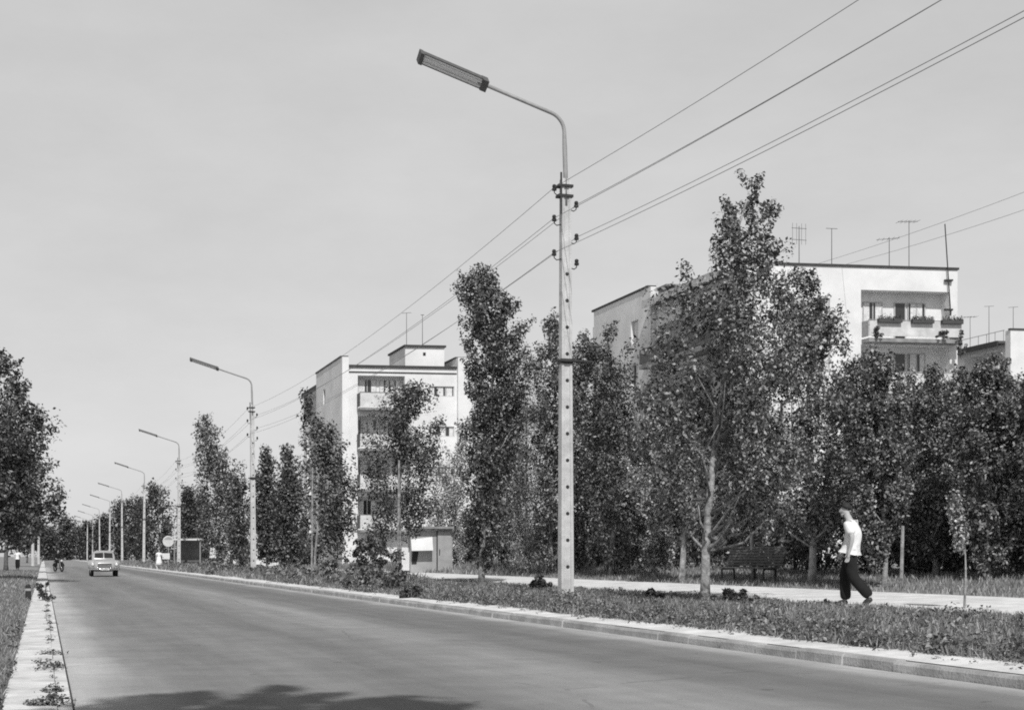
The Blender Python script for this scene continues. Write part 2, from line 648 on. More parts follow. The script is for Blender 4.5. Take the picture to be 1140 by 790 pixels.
# left: pale concrete strip, then a flush kerb line
mb = MB()
mb.box(-.30, .10, -6, 330, -.08, .055)
s = -6.0
rnd = random.Random(4)
while s < 320:
    mb.box(.105 + rnd.uniform(-.006, .006), .212, s + .008, s + .992, -.08, .05 + rnd.uniform(-.006, .006))
    s += 1
o = mb.build('kerb_strip', M['strip'])
o.rotation_euler.z = TH
structure(o)
mb = MB()
mb.quad((.2, -6, .012), (.236, -6, .012), (.236, 330, .012), (.2, 330, .012))
o = mb.build('gutter_joint', M['joint'])
o.rotation_euler.z = TH
structure(o)


# ------------------------------------------------------------------ grass and weeds (uncountable)
def blades(t, s, h, w, rng, lean=.35):
    n = len(t)
    z = np.array([ground_z(a, b) for a, b in zip(t, s)])
    P = np.stack([t, s, z], axis=1)
    an = rng.uniform(0, 6.283, n)
    side = np.stack([np.cos(an), np.sin(an), np.zeros(n)], axis=1) * (w * rng.uniform(.6, 1.3, n))[:, None]
    hh = h * rng.uniform(.5, 1.3, n)
    tip = rng.normal(size=(n, 3)) * (hh * lean)[:, None]
    tip[:, 2] = hh
    mid = tip * .55 + np.array([0, 0, 1]) * (hh * .08)[:, None]
    return np.stack([P - side, P + side, P + mid + side * .7, P + tip], axis=1)


def scatter(name, area, m, seed, clump=None):
    """area rows: t0,t1,s0,s1,count,height,width"""
    rng = np.random.default_rng(seed)
    out = []
    for t0, t1, s0, s1, n, h, w in area:
        t = rng.uniform(t0, t1, n)
        s_ = rng.uniform(s0, s1, n)
        if clump:
            f = np.sin(t * 3.1 + np.sin(s_ * 1.7) * 2) * np.sin(s_ * 2.3 + np.cos(t * 2.2) * 2) * .5 + .5
            keep = rng.uniform(0, 1, n) < (1 - clump) + clump * f
            t, s_ = t[keep], s_[keep]
        out.append(blades(t, s_, np.full(len(t), h), w, rng))
    V = np.concatenate(out)
    o = raw_mesh(name, V, 4, M[m])
    o.rotation_euler.z = TH
    return stuff(o)


scatter('verge_grass', [(9.15, 11.2, 6, 24, 18000, .12, .009), (11.0, 13.25, 6, 24, 20000, .09, .009), (9.15, 11.2, 24, 50, 15000, .12, .012), (11.0, 13.25, 24, 50, 20000, .10, .012), (9.2, 13.2, 50, 100, 20000, .26, .02), (9.0, 13.2, 100, 250, 14000, .35, .05)], 'blade', 3, .8)
scatter('lawn_grass', [(16.55, 23, 16, 50, 30000, .11, .013), (16.5, 24, 50, 110, 14000, .2, .03)], 'blade', 4, .4)
scatter('left_verge_grass', [(-1.0, -.28, 6, 20, 12000, .08, .006), (-2.2, -.28, 20, 45, 22000, .08, .008), (-5, -.27, 45, 110, 16000, .12, .02)], 'blade', 6, .3)


def weeds(name, spots, seed, m='weed'):
    """rosettes of broad leaves: rows t, s, radius, height, leaves, leaf size"""
    rng = np.random.default_rng(seed)
    out = []
    for t, s_, r, h, n, ls in spots:
        z0 = ground_z(t, s_) if (t > 8.6 or t < -.28) else .04
        a = rng.uniform(0, 6.283, n)
        q = rng.uniform(0, 1, n) ** .7
        zz = rng.uniform(.05, 1, n) * h * (1 - .55 * q)
        P = np.stack([t + np.cos(a) * q * r, s_ + np.sin(a) * q * r, z0 + zz], axis=1)
        od = np.stack([np.cos(a), np.sin(a), np.full(n, .8)], axis=1)
        out.append(leaf_quads(P, od, ls, rng, .5, .6, .6, .5))
    o = raw_mesh(name, np.concatenate(out), 4, M[m])
    o.rotation_euler.z = TH
    return stuff(o)


rng0 = np.random.default_rng(77)
sp = []
for _ in range(620):
    s_ = rng0.uniform(7, 60)
    t_ = 9.2 + 4.0 * rng0.uniform(0, 1) ** 1.5
    sp.append((t_, s_, rng0.uniform(.12, .3), rng0.uniform(.08, .30) * (1 if t_ < 11 else .5), int(rng0.uniform(24, 64)), rng0.uniform(.035, .07)))
for _ in range(260):
    sp.append((9.25 + rng0.uniform(0, .5), rng0.uniform(7, 34), rng0.uniform(.12, .26), rng0.uniform(.12, .28), int(rng0.uniform(34, 70)), rng0.uniform(.04, .075)))
for _ in range(260):
    sp.append((rng0.uniform(9.3, 12.8), rng0.uniform(50, 160), rng0.uniform(.3, .6), rng0.uniform(.3, .6), 40, .2))
for _ in range(240):
    sp.append((8.62 + .7 * rng0.uniform(0, 1) ** .5, rng0.uniform(7, 60), rng0.uniform(.04, .12), rng0.uniform(.03, .08), int(rng0.uniform(6, 16)), .045))
weeds('verge_weeds', sp, 9)
sp = []
for _ in range(640):
    s_ = rng0.uniform(7, 60)
    t_ = 9.2 + 3.9 * rng0.uniform(0, 1) ** 1.3
    sp.append((t_, s_, rng0.uniform(.10, .28), rng0.uniform(.06, .22), int(rng0.uniform(26, 70)), rng0.uniform(.035, .07)))
weeds('dark_verge_weeds', sp, 10, 'leaf')
sp = []
for v_, k_ in ((786, 1.25), (779, .9), (770, .8), (745, 1.35), (740, 1.1), (728, 1.0), (712, .45), (700, .6), (694, .75), (686, .5), (680, .7), (674, .6), (669, .8), (664, .9), (658, 1.0)):
    Yk = 1.15 * F / (v_ - YV)
    sk = Yk / CO
    for j in range(3):
        sp.append((.085 + rng0.normal() * .045 * k_, sk + rng0.normal() * .22, rng0.uniform(.05, .15) * k_, rng0.uniform(.03, .10) * k_, int(rng0.uniform(30, 90) * k_), .036))
for _ in range(170):
    sp.append((.085 + rng0.normal() * .02, rng0.uniform(9, 60), rng0.uniform(.02, .06), rng0.uniform(.02, .05), 12, .022))
for _ in range(34):
    sp.append((-.33 - abs(rng0.normal()) * .08, rng0.uniform(9.5, 26), rng0.uniform(.06, .12), rng0.uniform(.06, .16), 22, .05))
for j in range(9):
    sp.append((-.36 - rng0.uniform(0, .3), 10.1 + rng0.uniform(0, .9), .16, .28, 60, .07))
weeds('gutter_weeds', sp, 12, 'leaf_dark')

# ================================================================== buildings
FA = math.radians(8.0)
EF = (math.cos(FA), math.sin(FA))
EG = D


class Bld:
    """walls in a frame of its own: a along the front (to the right), b along the gable (away), z up"""

    def __init__(self, u, Y, label, zb):
        x = (u - UC) / F * Y
        self.c = (x, Y)
        self.zb = zb
        self.root = thing('apartment_building', (x, Y, zb), label, 'building')
        self.k = Y / F

    def p(self, a, b, z):
        return (self.c[0] + a * EF[0] + b * EG[0], self.c[1] + a * EF[1] + b * EG[1], z)

    def box(self, mb, a0, a1, b0, b1, z0, z1, mi=0):
        mb.box(a0, a1, b0, b1, z0, z1, mi, self.p)

    def wall(self, mb, fn, w0, w1, z0, z1, holes, mi=0, mback=None):
        """fn(w, depth, z) -> world; holes rows (w0,w1,z0,z1,depth)"""
        xs = sorted({w0, w1} | {h[0] for h in holes} | {h[1] for h in holes})
        zs = sorted({z0, z1} | {h[2] for h in holes} | {h[3] for h in holes})
        for i in range(len(xs) - 1):
            for j in range(len(zs) - 1):
                cx, cz = (xs[i] + xs[i + 1]) / 2, (zs[j] + zs[j + 1]) / 2
                if any(h[0] < cx < h[1] and h[2] < cz < h[3] for h in holes):
                    continue
                mb.quad(fn(xs[i], 0, zs[j]), fn(xs[i + 1], 0, zs[j]), fn(xs[i + 1], 0, zs[j + 1]), fn(xs[i], 0, zs[j + 1]), mi)
        for a, b, c, d, dp in holes:
            mb.quad(fn(a, 0, c), fn(a, 0, d), fn(a, dp, d), fn(a, dp, c), mi)
            mb.quad(fn(b, 0, c), fn(b, dp, c), fn(b, dp, d), fn(b, 0, d), mi)
            mb.quad(fn(a, 0, d), fn(b, 0, d), fn(b, dp, d), fn(a, dp, d), mi)
            mb.quad(fn(a, 0, c), fn(a, dp, c), fn(b, dp, c), fn(b, 0, c), mi)
            mb.quad(fn(a, dp, c), fn(b, dp, c), fn(b, dp, d), fn(a, dp, d), mi)

    def window(self, fn, w0, w1, z0, z1, dp, lights=2, curtain=True, seed=0, dark=False):
        """a framed window standing just in front of a surface at depth dp"""
        r = random.Random(seed)
        mb = MB()

        def bx(m_, a, b, c, d, e0, e1):
            m_.hexa([fn(a, e1, c), fn(b, e1, c), fn(b, e0, c), fn(a, e0, c), fn(a, e1, d), fn(b, e1, d), fn(b, e0, d), fn(a, e0, d)])
        t = .055
        f0, f1 = dp - .07, dp - .004
        bx(mb, w0, w1, z0, z0 + t, f0, f1)
        bx(mb, w0, w1, z1 - t, z1, f0, f1)
        for i in range(lights + 1):
            x = w0 + (w1 - w0 - t) * i / lights
            bx(mb, x, x + t, z0 + t, z1 - t, f0, f1)
        wo = mb.build('window', M['frame'], self.root)
        mb = MB()
        mb.quad(fn(w0 + t, dp - .03, z0 + t), fn(w1 - t, dp - .03, z0 + t), fn(w1 - t, dp - .03, z1 - t), fn(w0 + t, dp - .03, z1 - t))
        mb.build('pane', M['glass'], wo)
        if curtain:
            for i in range(lights):
                mb = MB()
                x = w0 + (w1 - w0) * i / lights + t
                x2 = w0 + (w1 - w0) * (i + 1) / lights - .01
                f = r.uniform(.6, .92)
                if r.random() < .5:
                    x = x2 - (x2 - x) * f
                else:
                    x2 = x + (x2 - x) * f
                nfold = 6
                for q in range(nfold):
                    a, b = x + (x2 - x) * q / nfold, x + (x2 - x) * (q + 1) / nfold
                    da = dp - .036 - (.008 if q % 2 else 0)
                    db = dp - .036 - (0 if q % 2 else .008)
                    mb.quad(fn(a, da, z0 + t), fn(b, db, z0 + t), fn(b, db, z1 - t), fn(a, da, z1 - t))
                mb.build('curtain', M['curtain'], wo)
        return wo


def antenna(label, base, h, kind, seed, group='television antennas on the roofs'):
    r = random.Random(seed)
    o = thing('tv_antenna', base, label, 'antenna', group, rz=r.uniform(-.3, .3))
    mb = MB()
    mb.tube([(0, 0, -.05), (0, 0, h)], [.022, .016], 6)
    mb.build('mast', M['iron'], o, origin=(0, 0, 0))
    mb = MB()
    if kind == 'h':
        for zz in (h - .12, h - .75):
            mb.tube([(-.45, 0, zz), (.45, 0, zz)], .013, 5)
        for sx in (-.4, -.15, .15, .4):
            mb.tube([(sx, 0, h - 1.0), (sx, 0, h + .15)], .009, 5)
    elif kind == 'yagi':
        mb.tube([(-.7, 0, h - .1), (.55, 0, h - .02)], .013, 5)
        for i in range(5):
            x = -.6 + i * .27
            mb.tube([(x, -.4, h - .1 + i * .02), (x, .4, h - .1 + i * .02)], .008, 5)
    elif kind == 't':
        mb.tube([(-.35, 0, h), (.35, 0, h + .02)], .014, 5)
    else:
        mb.tube([(-.12, 0, h), (.12, 0, h)], .02, 5)
    mb.build('elements', M['iron'], o, origin=(0, 0, 0))
    return o


# ---- middle building (five openings high white slab, seen past the young poplar)
def zof(v, Y):
    return HC + (YV - v) / F * Y


YM = 98.0
bm_ = Bld(380, YM, 'white four storey apartment block with rooftop machine room, left of the tall slim poplar', .55)
km = YM / F


def am(u):   # distance along the front for a picture column
    return (u - 380) * km * 1.0 / EF[0] * (1 + (u - 380) * km * EF[1] / YM / 1.0 * .0)


wm = MB()
zr = zof(408, YM)
storey = 2.76
z5 = zof(454.5, YM)                         # top balcony floor
holes, wins, balc = [], [], []
for i in range(4):
    zf = z5 - storey * i
    holes.append((am(398), am(450), zf + .02, zf + 2.28, .7))
    holes.append((am(477), am(505), zf + .92, zf + 1.62, .16))
    wins.append((am(477), am(505), zf + .92, zf + 1.62, .16, 3))
fr = lambda w, d, z: bm_.p(w, d, z)
bm_.wall(wm, fr, 0.45, am(508), .45, zr, holes)
# sides: gable along the road with a taller party wall, then a recessed bay with loggias
gl = lambda w, d, z: bm_.p(d, w, z)
g1, g2 = 9.5, 16.2
gh = []
for i in range(4):
    zf = z5 - storey * i
    gh.append((5.9, 6.7, zf + .9, zf + 2.0, .14))
bm_.wall(wm, gl, .0, g1, .45, zof(398, YM) + 0.02, gh, 1)
bh = [(g1 + .15, g2 - 1.3, z5 - storey * i + .02, z5 - storey * i + 2.4, 1.3) for i in range(4)]
fb = lambda w, d, z: bm_.p(.25 + d, w, z)
bm_.wall(wm, fb, g1, g2, .45, zr - .25, bh, 1)
bm_.box(wm, 0.004, .45, -.28, .0, .45, zof(397.5, YM))        # white pier at the corner
bm_.box(wm, am(508), am(523), -.3, 13, .45, zof(396, YM))   # right hand party wall
bm_.box(wm, .30, .45, .05, g1 - .02, zr - .2, zof(398, YM))
wall_m = wm.build('wall', [M['wall'], M['wall_grey']], bm_.root)
mb = MB()
bm_.box(mb, .45, am(508) - .02, .3, 15.8, zr - .3, zr - .12)
bm_.box(mb, .26, .46, g1 + .02, g2, zr - .24, zr - .12)
mb.build('roof', M['roof'], bm_.root)
mb = MB()
bm_.box(mb, .46, am(508) - .03, -.12, .2, zr - .02, zr + .14)
bm_.box(mb, .46, am(508) - .03, -.05, -.004, zr - .38, zr - .30)
bm_.box(mb, -.06, .48, .0, g1 + .06, zof(398, YM) + .03, zof(398, YM) + .14)
bm_.box(mb, .05, .28, g1 + .1, g2 + .1, zr - .38, zr - .1)
bm_.box(mb, am(508) - .06, am(523) + .06, .2, 13, zof(396, YM) + .006, zof(396, YM) + .11)
each_box(mb, 'roof_edging', M['flash'], bm_.root)
for w in wins:
    bm_.window(fr, w[0], w[1], w[2], w[3], w[4], w[5], seed=int(w[2] * 10))
for a, b, c, d, dp in gh:
    bm_.window(gl, a, b, c, d, dp, 1, seed=int(c * 7))
for i in range(4):
    zf = z5 - storey * i
    bm_.window(fr, am(400), am(421), zf + .85, zf + 2.1, .7, 2, seed=i + 40)
    bm_.window(fr, am(424), am(431), zf + .06, zf + 2.1, .7, 1, seed=i + 60)
    bm_.window(fr, am(434), am(447), zf + .85, zf + 2.1, .7, 2, seed=i + 50)
    bm_.window(fb, g1 + 1.2, g1 + 3.6, zf + .8, zf + 2.1, 1.3, 2, seed=i + 80)
    mb = MB()
    bm_.box(mb, am(397), am(451), -1.0, .0, zf - .16, zf)
    ba = mb.build('balcony', M['slab'], bm_.root)
    mb = MB()
    bm_.box(mb, am(397) + .04, am(451) - .04, -.98, -.93, zf + .08, zf + 1.0)
    mb.build('front_panel', M['panel'], ba)
    mb = MB()
    bm_.box(mb, am(397), am(397) + .035, -.92, -.02, zf + .08, zf + 1.0)
    bm_.box(mb, am(451) - .035, am(451), -.92, -.02, zf + .08, zf + 1.0)
    bm_.box(mb, am(397), am(451), -.99, -.92, zf + 1.003, zf + 1.05)
    mb.build('railing', M['panel_dark'], ba)
# machine room on the roof
mb = MB()
bm_.box(mb, am(455), am(499), 1.2, 6.0, zr - .1, zof(384, YM + 1))
mr = mb.build('machine_room', M['wall'], bm_.root)
mb = MB()
bm_.box(mb, am(455) - .1, am(499) + .1, 1.05, 6.1, zof(384, YM + 1), zof(384, YM + 1) + .13)
mb.build('machine_room_edging', M['flash'], mr)
mb = MB()
bm_.box(mb, am(475), am(475) + .18, 1.16, 1.197, zof(391, YM), zof(391, YM) + .2)
mb.build('vent', M['black'], mr)
for (u, vt, hgt, kd, lb) in ((450, 354, 2.3, 't', 'short aerial with a cross bar on the machine room roof of the middle block'),
                             (476, 352, 2.2, 'stick', 'plain thin aerial mast on the machine room roof, right of the cross bar aerial'),):
    p = bm_.p(am(u) + (.5 if u < 455 else 0), 1.6, zof(384, YM + 1) + .1)
    antenna(lb, p, hgt, kd, u)

# ---- right building
YR = 77.0
br = Bld(830, YR, 'large white apartment block with deep balconies and roof aerials behind the big roadside tree', .85)
kr = YR / F


def ar(u):
    # columns to metres along the slightly receding front
    q = (u - UC) / F
    x0 = br.c[0]
    return (q * YR - x0) / (EF[0] - q * EF[1])


def zr_(v, u):
    a = ar(u)
    return HC + (YV - v) / F * (YR + a * EF[1])


wm = MB()
ztop = zr_(299.5, 1030)
z5 = zr_(379, 1008)
storey = 2.78
holes, lw = [], []
A0, A1 = ar(958.5), ar(1057.5)
AE = ar(1066)
for i in range(5):
    zf = z5 - storey * i
    holes.append((A0, A1, zf + .02, zf + 2.52 + (.18 if i == 0 else 0), .8))
    holes.append((ar(904), ar(924), zf + .95, zf + 2.2, .16))
    holes.append((ar(862), ar(884), zf + .95, zf + 2.2, .16))
fr = lambda w, d, z: br.p(w, d, z)
br.wall(wm, fr, 0, AE, .6, ztop, holes)
# gable: far part with taller wall, near part a recessed bay with balconies
G0, G1, G2 = 2.0, 13.0, 22.3
zp = HC + (YV - 320) / F * (YR + G1 * CO)
ze = zp - .95
gl = lambda w, d, z: br.p(d, w, z)
gb = lambda w, d, z: br.p(.35 + d, w, z)
gh = [(G1 + 1.6, G1 + 2.8, z5 - storey * i + 1.8, z5 - storey * i + 3.25, .25) for i in range(5)]
br.wall(wm, gl, G1, G2, .6, zp, gh, 1)
br.wall(wm, gl, 0, G0, .6, ztop, [], 1)
bh = [(G0 + .5, G1 - .35, z5 - storey * i + .02, z5 - storey * i + 2.45, 1.3) for i in range(5)]
br.wall(wm, gb, G0, G1, .6, ze - .25, bh, 1)
br.box(wm, .003, .34, G1 - .35, G1, .6, zp)
br.box(wm, 0.01, AE - .02, G2, G2 + .25, .6, ztop)
br.box(wm, AE - .25, AE - .005, .02, G2, .6, ztop - .02)
br.box(wm, .25, .5, G1, G2 - .02, ze, zp - .01)
br.wall(wm, lambda w, d, z: br.p(d + .01, G0 + w, z) if False else br.p(w, G0 - d, z), .0, .35, .6, ztop, [], 0)
br.box(wm, 4.0, 8.0, 13.05, 13.3, ztop - .05, zp)
br.box(wm, AE - .5, AE + .02, -.001, .0, .6, .61)
wall_r = wm.build('wall', [M['wall'], M['wall_grey']], br.root)
mb = MB()
br.box(mb, .5, AE - .26, .3, G2 - .02, ztop - .35, ztop - .2)
br.box(mb, -.55, .5, G0 + .1, G1 - .4, ze - .24, ze - .05)
mb.build('roof', M['roof'], br.root)
mb = MB()
br.box(mb, -.05, AE + .05, -.08, .25, ztop + .003, ztop + .12)
br.box(mb, -.06, .5, G1, G2 + .3, zp + .003, zp + .14)
each_box(mb, 'roof_edging', M['flash'], br.root)
mb = MB()
br.box(mb, -.58, -.52, G0 + .05, G1 - .36, ze - .42, ze + .02)
mb.build('fascia', M['panel'], br.root)
mb = MB()
br.box(mb, .1, 3.4, 10.5, 12.3, ze + .62, ze + .74)
for i in range(9):
    br.box(mb, .15 + i * .36, .23 + i * .36, 10.2, 10.5, ze + .56, ze + .68)
br.box(mb, .3, 3.2, 10.8, 12.2, ze - .1, ze + .62)
mb.build('roof_hatch_house', M['slab'], br.root)
for a, b, c, d, dp in gh:
    br.window(gl, a, b, c, d, dp, 1, seed=int(c * 9))
for i in range(5):
    zf = z5 - storey * i
    br.window(fr, ar(904), ar(924), zf + .95, zf + 2.2, .16, 2, seed=i + 1)
    br.window(fr, ar(862), ar(884), zf + .95, zf + 2.2, .16, 2, seed=i + 11)
    br.window(fr, ar(969), ar(991), zf + .95, zf + 2.2, .8, 2, seed=i + 21)
    br.window(fr, ar(1004), ar(1017), zf + .06, zf + 2.2, .8, 1, curtain=False, seed=i + 31)
    br.window(fr, ar(1019), ar(1039), zf + .95, zf + 2.2, .8, 2, seed=i + 41)
    br.window(gb, G0 + 1.0, G0 + 3.0, zf + .9, zf + 2.1, 1.3, 2, seed=i + 51)
    br.window(gb, G0 + 4.6, G0 + 6.8, zf + .9, zf + 2.1, 1.3, 2, seed=i + 61)
    mb = MB()
    br.box(mb, A0 + .03, A1 + .25, -.75, .0, zf - .2, zf)
    ba = mb.build('balcony', M['slab'], br.root)
    mb = MB()
    br.box(mb, A0 + .08, A1 + .2, -.73, -.68, zf + .12, zf + .92)
    mb.build('front_panel', M['panel'], ba)
    mb = MB()
    br.box(mb, A0 + .03, A0 + .065, -.67, -.02, zf + .1, zf + .95)
    br.box(mb, A1 + .215, A1 + .25, -.67, -.02, zf + .1, zf + .95)
    br.box(mb, A0 + .03, A1 + .25, -.745, -.67, zf + .953, zf + 1.0)
    mb.build('railing', M['pipe'], ba)
    mb = MB()
    br.box(mb, -.75, .34, G0 + .5, G1 - .36, zf - .2, zf)
    ba = mb.build('balcony', M['slab'], br.root)
    mb = MB()
    br.box(mb, -.74, -.69, G0 + .55, G1 - .4, zf + .1, zf + 1.0)
    br.box(mb, -.68, .3, G1 - .44, G1 - .4, zf + .1, zf + 1.0)
    br.box(mb, -.68, .3, G0 + .55, G0 + .6, zf + .1, zf + 1.0)
    mb.build('front_panel', M['panel_dark'], ba)
# flower boxes and potted plants on the top balcony
rb = random.Random(3)
for (u0, u1, lb) in ((968, 994, 'left of the three long flower boxes hung on the top balcony railing'), (1005, 1029, 'middle of the three long flower boxes hung on the top balcony railing'),
                     (1038, 1061, 'right of the three long flower boxes hung on the top balcony railing')):
    base = br.p(ar(u0), -.9, z5 + .82)
    o = thing('flower_box', base, lb, 'flower box', 'flower boxes on the top balcony')
    mb = MB()
    br.box(mb, ar(u0), ar(u1), -.95, -.75, z5 + .82, z5 + 1.02)
    mb.build('trough', M['box'], o)
    rg = np.random.default_rng(int(u0))
    n = 260
    w = rg.uniform(ar(u0), ar(u1), n)
    P = np.array([br.p(a, -.85 + rg.normal() * .07, z5 + 1.03 + abs(rg.normal()) * .09) for a in w]) - np.array(base)
    raw_mesh('plants', leaf_quads(P, rg.normal(size=(n, 3)), .09, rg), 4, M['leaf_dark'], o)
for (u, dz, w, h, lb) in ((966, .0, .7, .75, 'dark bushy pot plant at the left end of the top balcony floor'), (1040, 0, .8, .55, 'dark pot plant behind the right part of the top balcony front'),
                          (1059, -1.0, .8, 2.1, 'climbing plant covering the right end of the top balcony')):
    base = br.p(ar(u), -.86, z5 + dz)
    shrub(lb, u, YR, w, h, int(u), 420, .12, 'leaf_dark', None, 'potted_plant', 'plant', base=base, lumps=12)
# aerials
for (u, vt, b_, kd, lb) in ((902, 252, 1.2, 'h', 'tall aerial with two cross bars, leftmost on the roof of the right block'),
                            (942, 255, 1.5, 't', 'thin aerial with a short cross bar, second from the left on the right block'),
                            (1006, 265, 1.4, 'yagi', 'lowest aerial with a slanted boom above the top balcony of the right block'),
                            (1033, 246, 1.8, 'yagi', 'tall aerial carrying a short slanted boom where the roof wires meet'),):
    a = ar(u)
    yy = YR + a * EF[1] + b_
    base = br.p(a, b_, ztop - .2)
    antenna(lb, base, HC + (YV - vt) / F * yy - ztop + .2, kd, int(u))
p0 = br.p(ar(1056.5), -.16, zr_(352, 1057))
o = thing('aerial_mast', p0, 'long plain aerial mast fixed to the right edge of the top balcony', 'antenna')
mb = MB()
mb.tube([p0, br.p(ar(1050), -.16, zr_(250, 1050))], [.035, .03], 6)
mb.build('mast', M['iron'], o)
mb = MB()
for dz in (-.6, -2.2):
    q = br.p(ar(1051), -.16, ztop + dz)
    mb.box(q[0] - .06, q[0] + .4, q[1] - .03, q[1] + .19, q[2] - .04, q[2] + .04)
mb.build('bracket', M['iron'], o)

# ---- far right building
YF = 105.0
bf = Bld(1125, YF, 'distant white block whose eaves slope into view at the right edge of the picture', .9)
kf = YF / F
wm = MB()
zt = zof(367, YF)
fr = lambda w, d, z: bf.p(w, d, z)
hf = []
for i in range(5):
    zf = zt - 3.4 - 2.76 * i
    hf.append((2.2, 5.0, zf + .9, zf + 2.2, .16))
    hf.append((7.2, 9.0, zf + .9, zf + 2.2, .16))
bf.wall(wm, fr, 0, 14, .6, zt, hf)
gl = lambda w, d, z: bf.p(.3 + d, w, z)
bh = [(1.4, 6.0, zt - 3.4 - 2.76 * i, zt - 1.2 - 2.76 * i, 1.2) for i in range(5)]
bf.wall(wm, gl, .6, 7.0, .6, zt - .9, bh, 1)
bf.box(wm, .0, .3, .004, .6, .6, zt - .003)
bf.box(wm, .3, 14, 7.0, 7.25, .6, zt - .2)
bf.box(wm, 13.75, 13.99, .01, 7.0, .6, zt - .01)
wm.build('wall', [M['wall'], M['wall_grey']], bf.root)
mb = MB()
bf.box(mb, -.5, 13.7, .62, 7.0, zt - .9, zt - .72)
mb.build('roof', M['roof'], bf.root)
mb = MB()
bf.box(mb, -.06, 14.06, -.08, .2, zt + .003, zt + .11)
bf.box(mb, -.58, -.5, .7, 7.4, zt - 1.1, zt - .7)
each_box(mb, 'roof_edging', M['flash'], bf.root)
for h in hf:
    bf.window(fr, h[0], h[1], h[2], h[3], h[4], 2, seed=int(h[0] * 3 + h[2]))
for i in range(5):
    zf = zt - 3.4 - 2.76 * i
    bf.window(gl, 2.0, 4.4, zf + .8, zf + 2.0, 1.2, 2, seed=i + 5)
mb = MB()
for i in range(7):
    q = bf.p(.0, .8 + i, zt - .72)
    mb.tube([q, (q[0], q[1], q[2] + .8)], .025, 5)
mb.tube([bf.p(0, .7, zt + .08), bf.p(0, 6.9, zt + .08)], .025, 5)
mb.build('roof_railing', M['pipe'], bf.root)
for (u, vt, kd, b_, lb) in ((1080, 352, 'yagi', 6.2, 'small slanted aerial on the far right roof, leftmost of three'), (1101, 341, 't', 4.0, 'tallest aerial on the far right roof, middle of three'),
                            (1128, 342, 't', 3.0, 'thin aerial at the right edge of the far right roof')):
    q = (u - UC) / F
    y = YF + b_ * CO
    base = (q * y, y, zt - .75)
    antenna(lb, base, HC + (YV - vt) / F * y - zt + .75, kd, int(u))

# ================================================================== street lamps on concrete poles
PY = [31.7, 78.7, 122, 164.6, 209, 249, 292.6, 335, 376, 409, 442]
PU = [630, 282, 199, 160, 136, 122, 111, 103, 97, 93, 89.6]


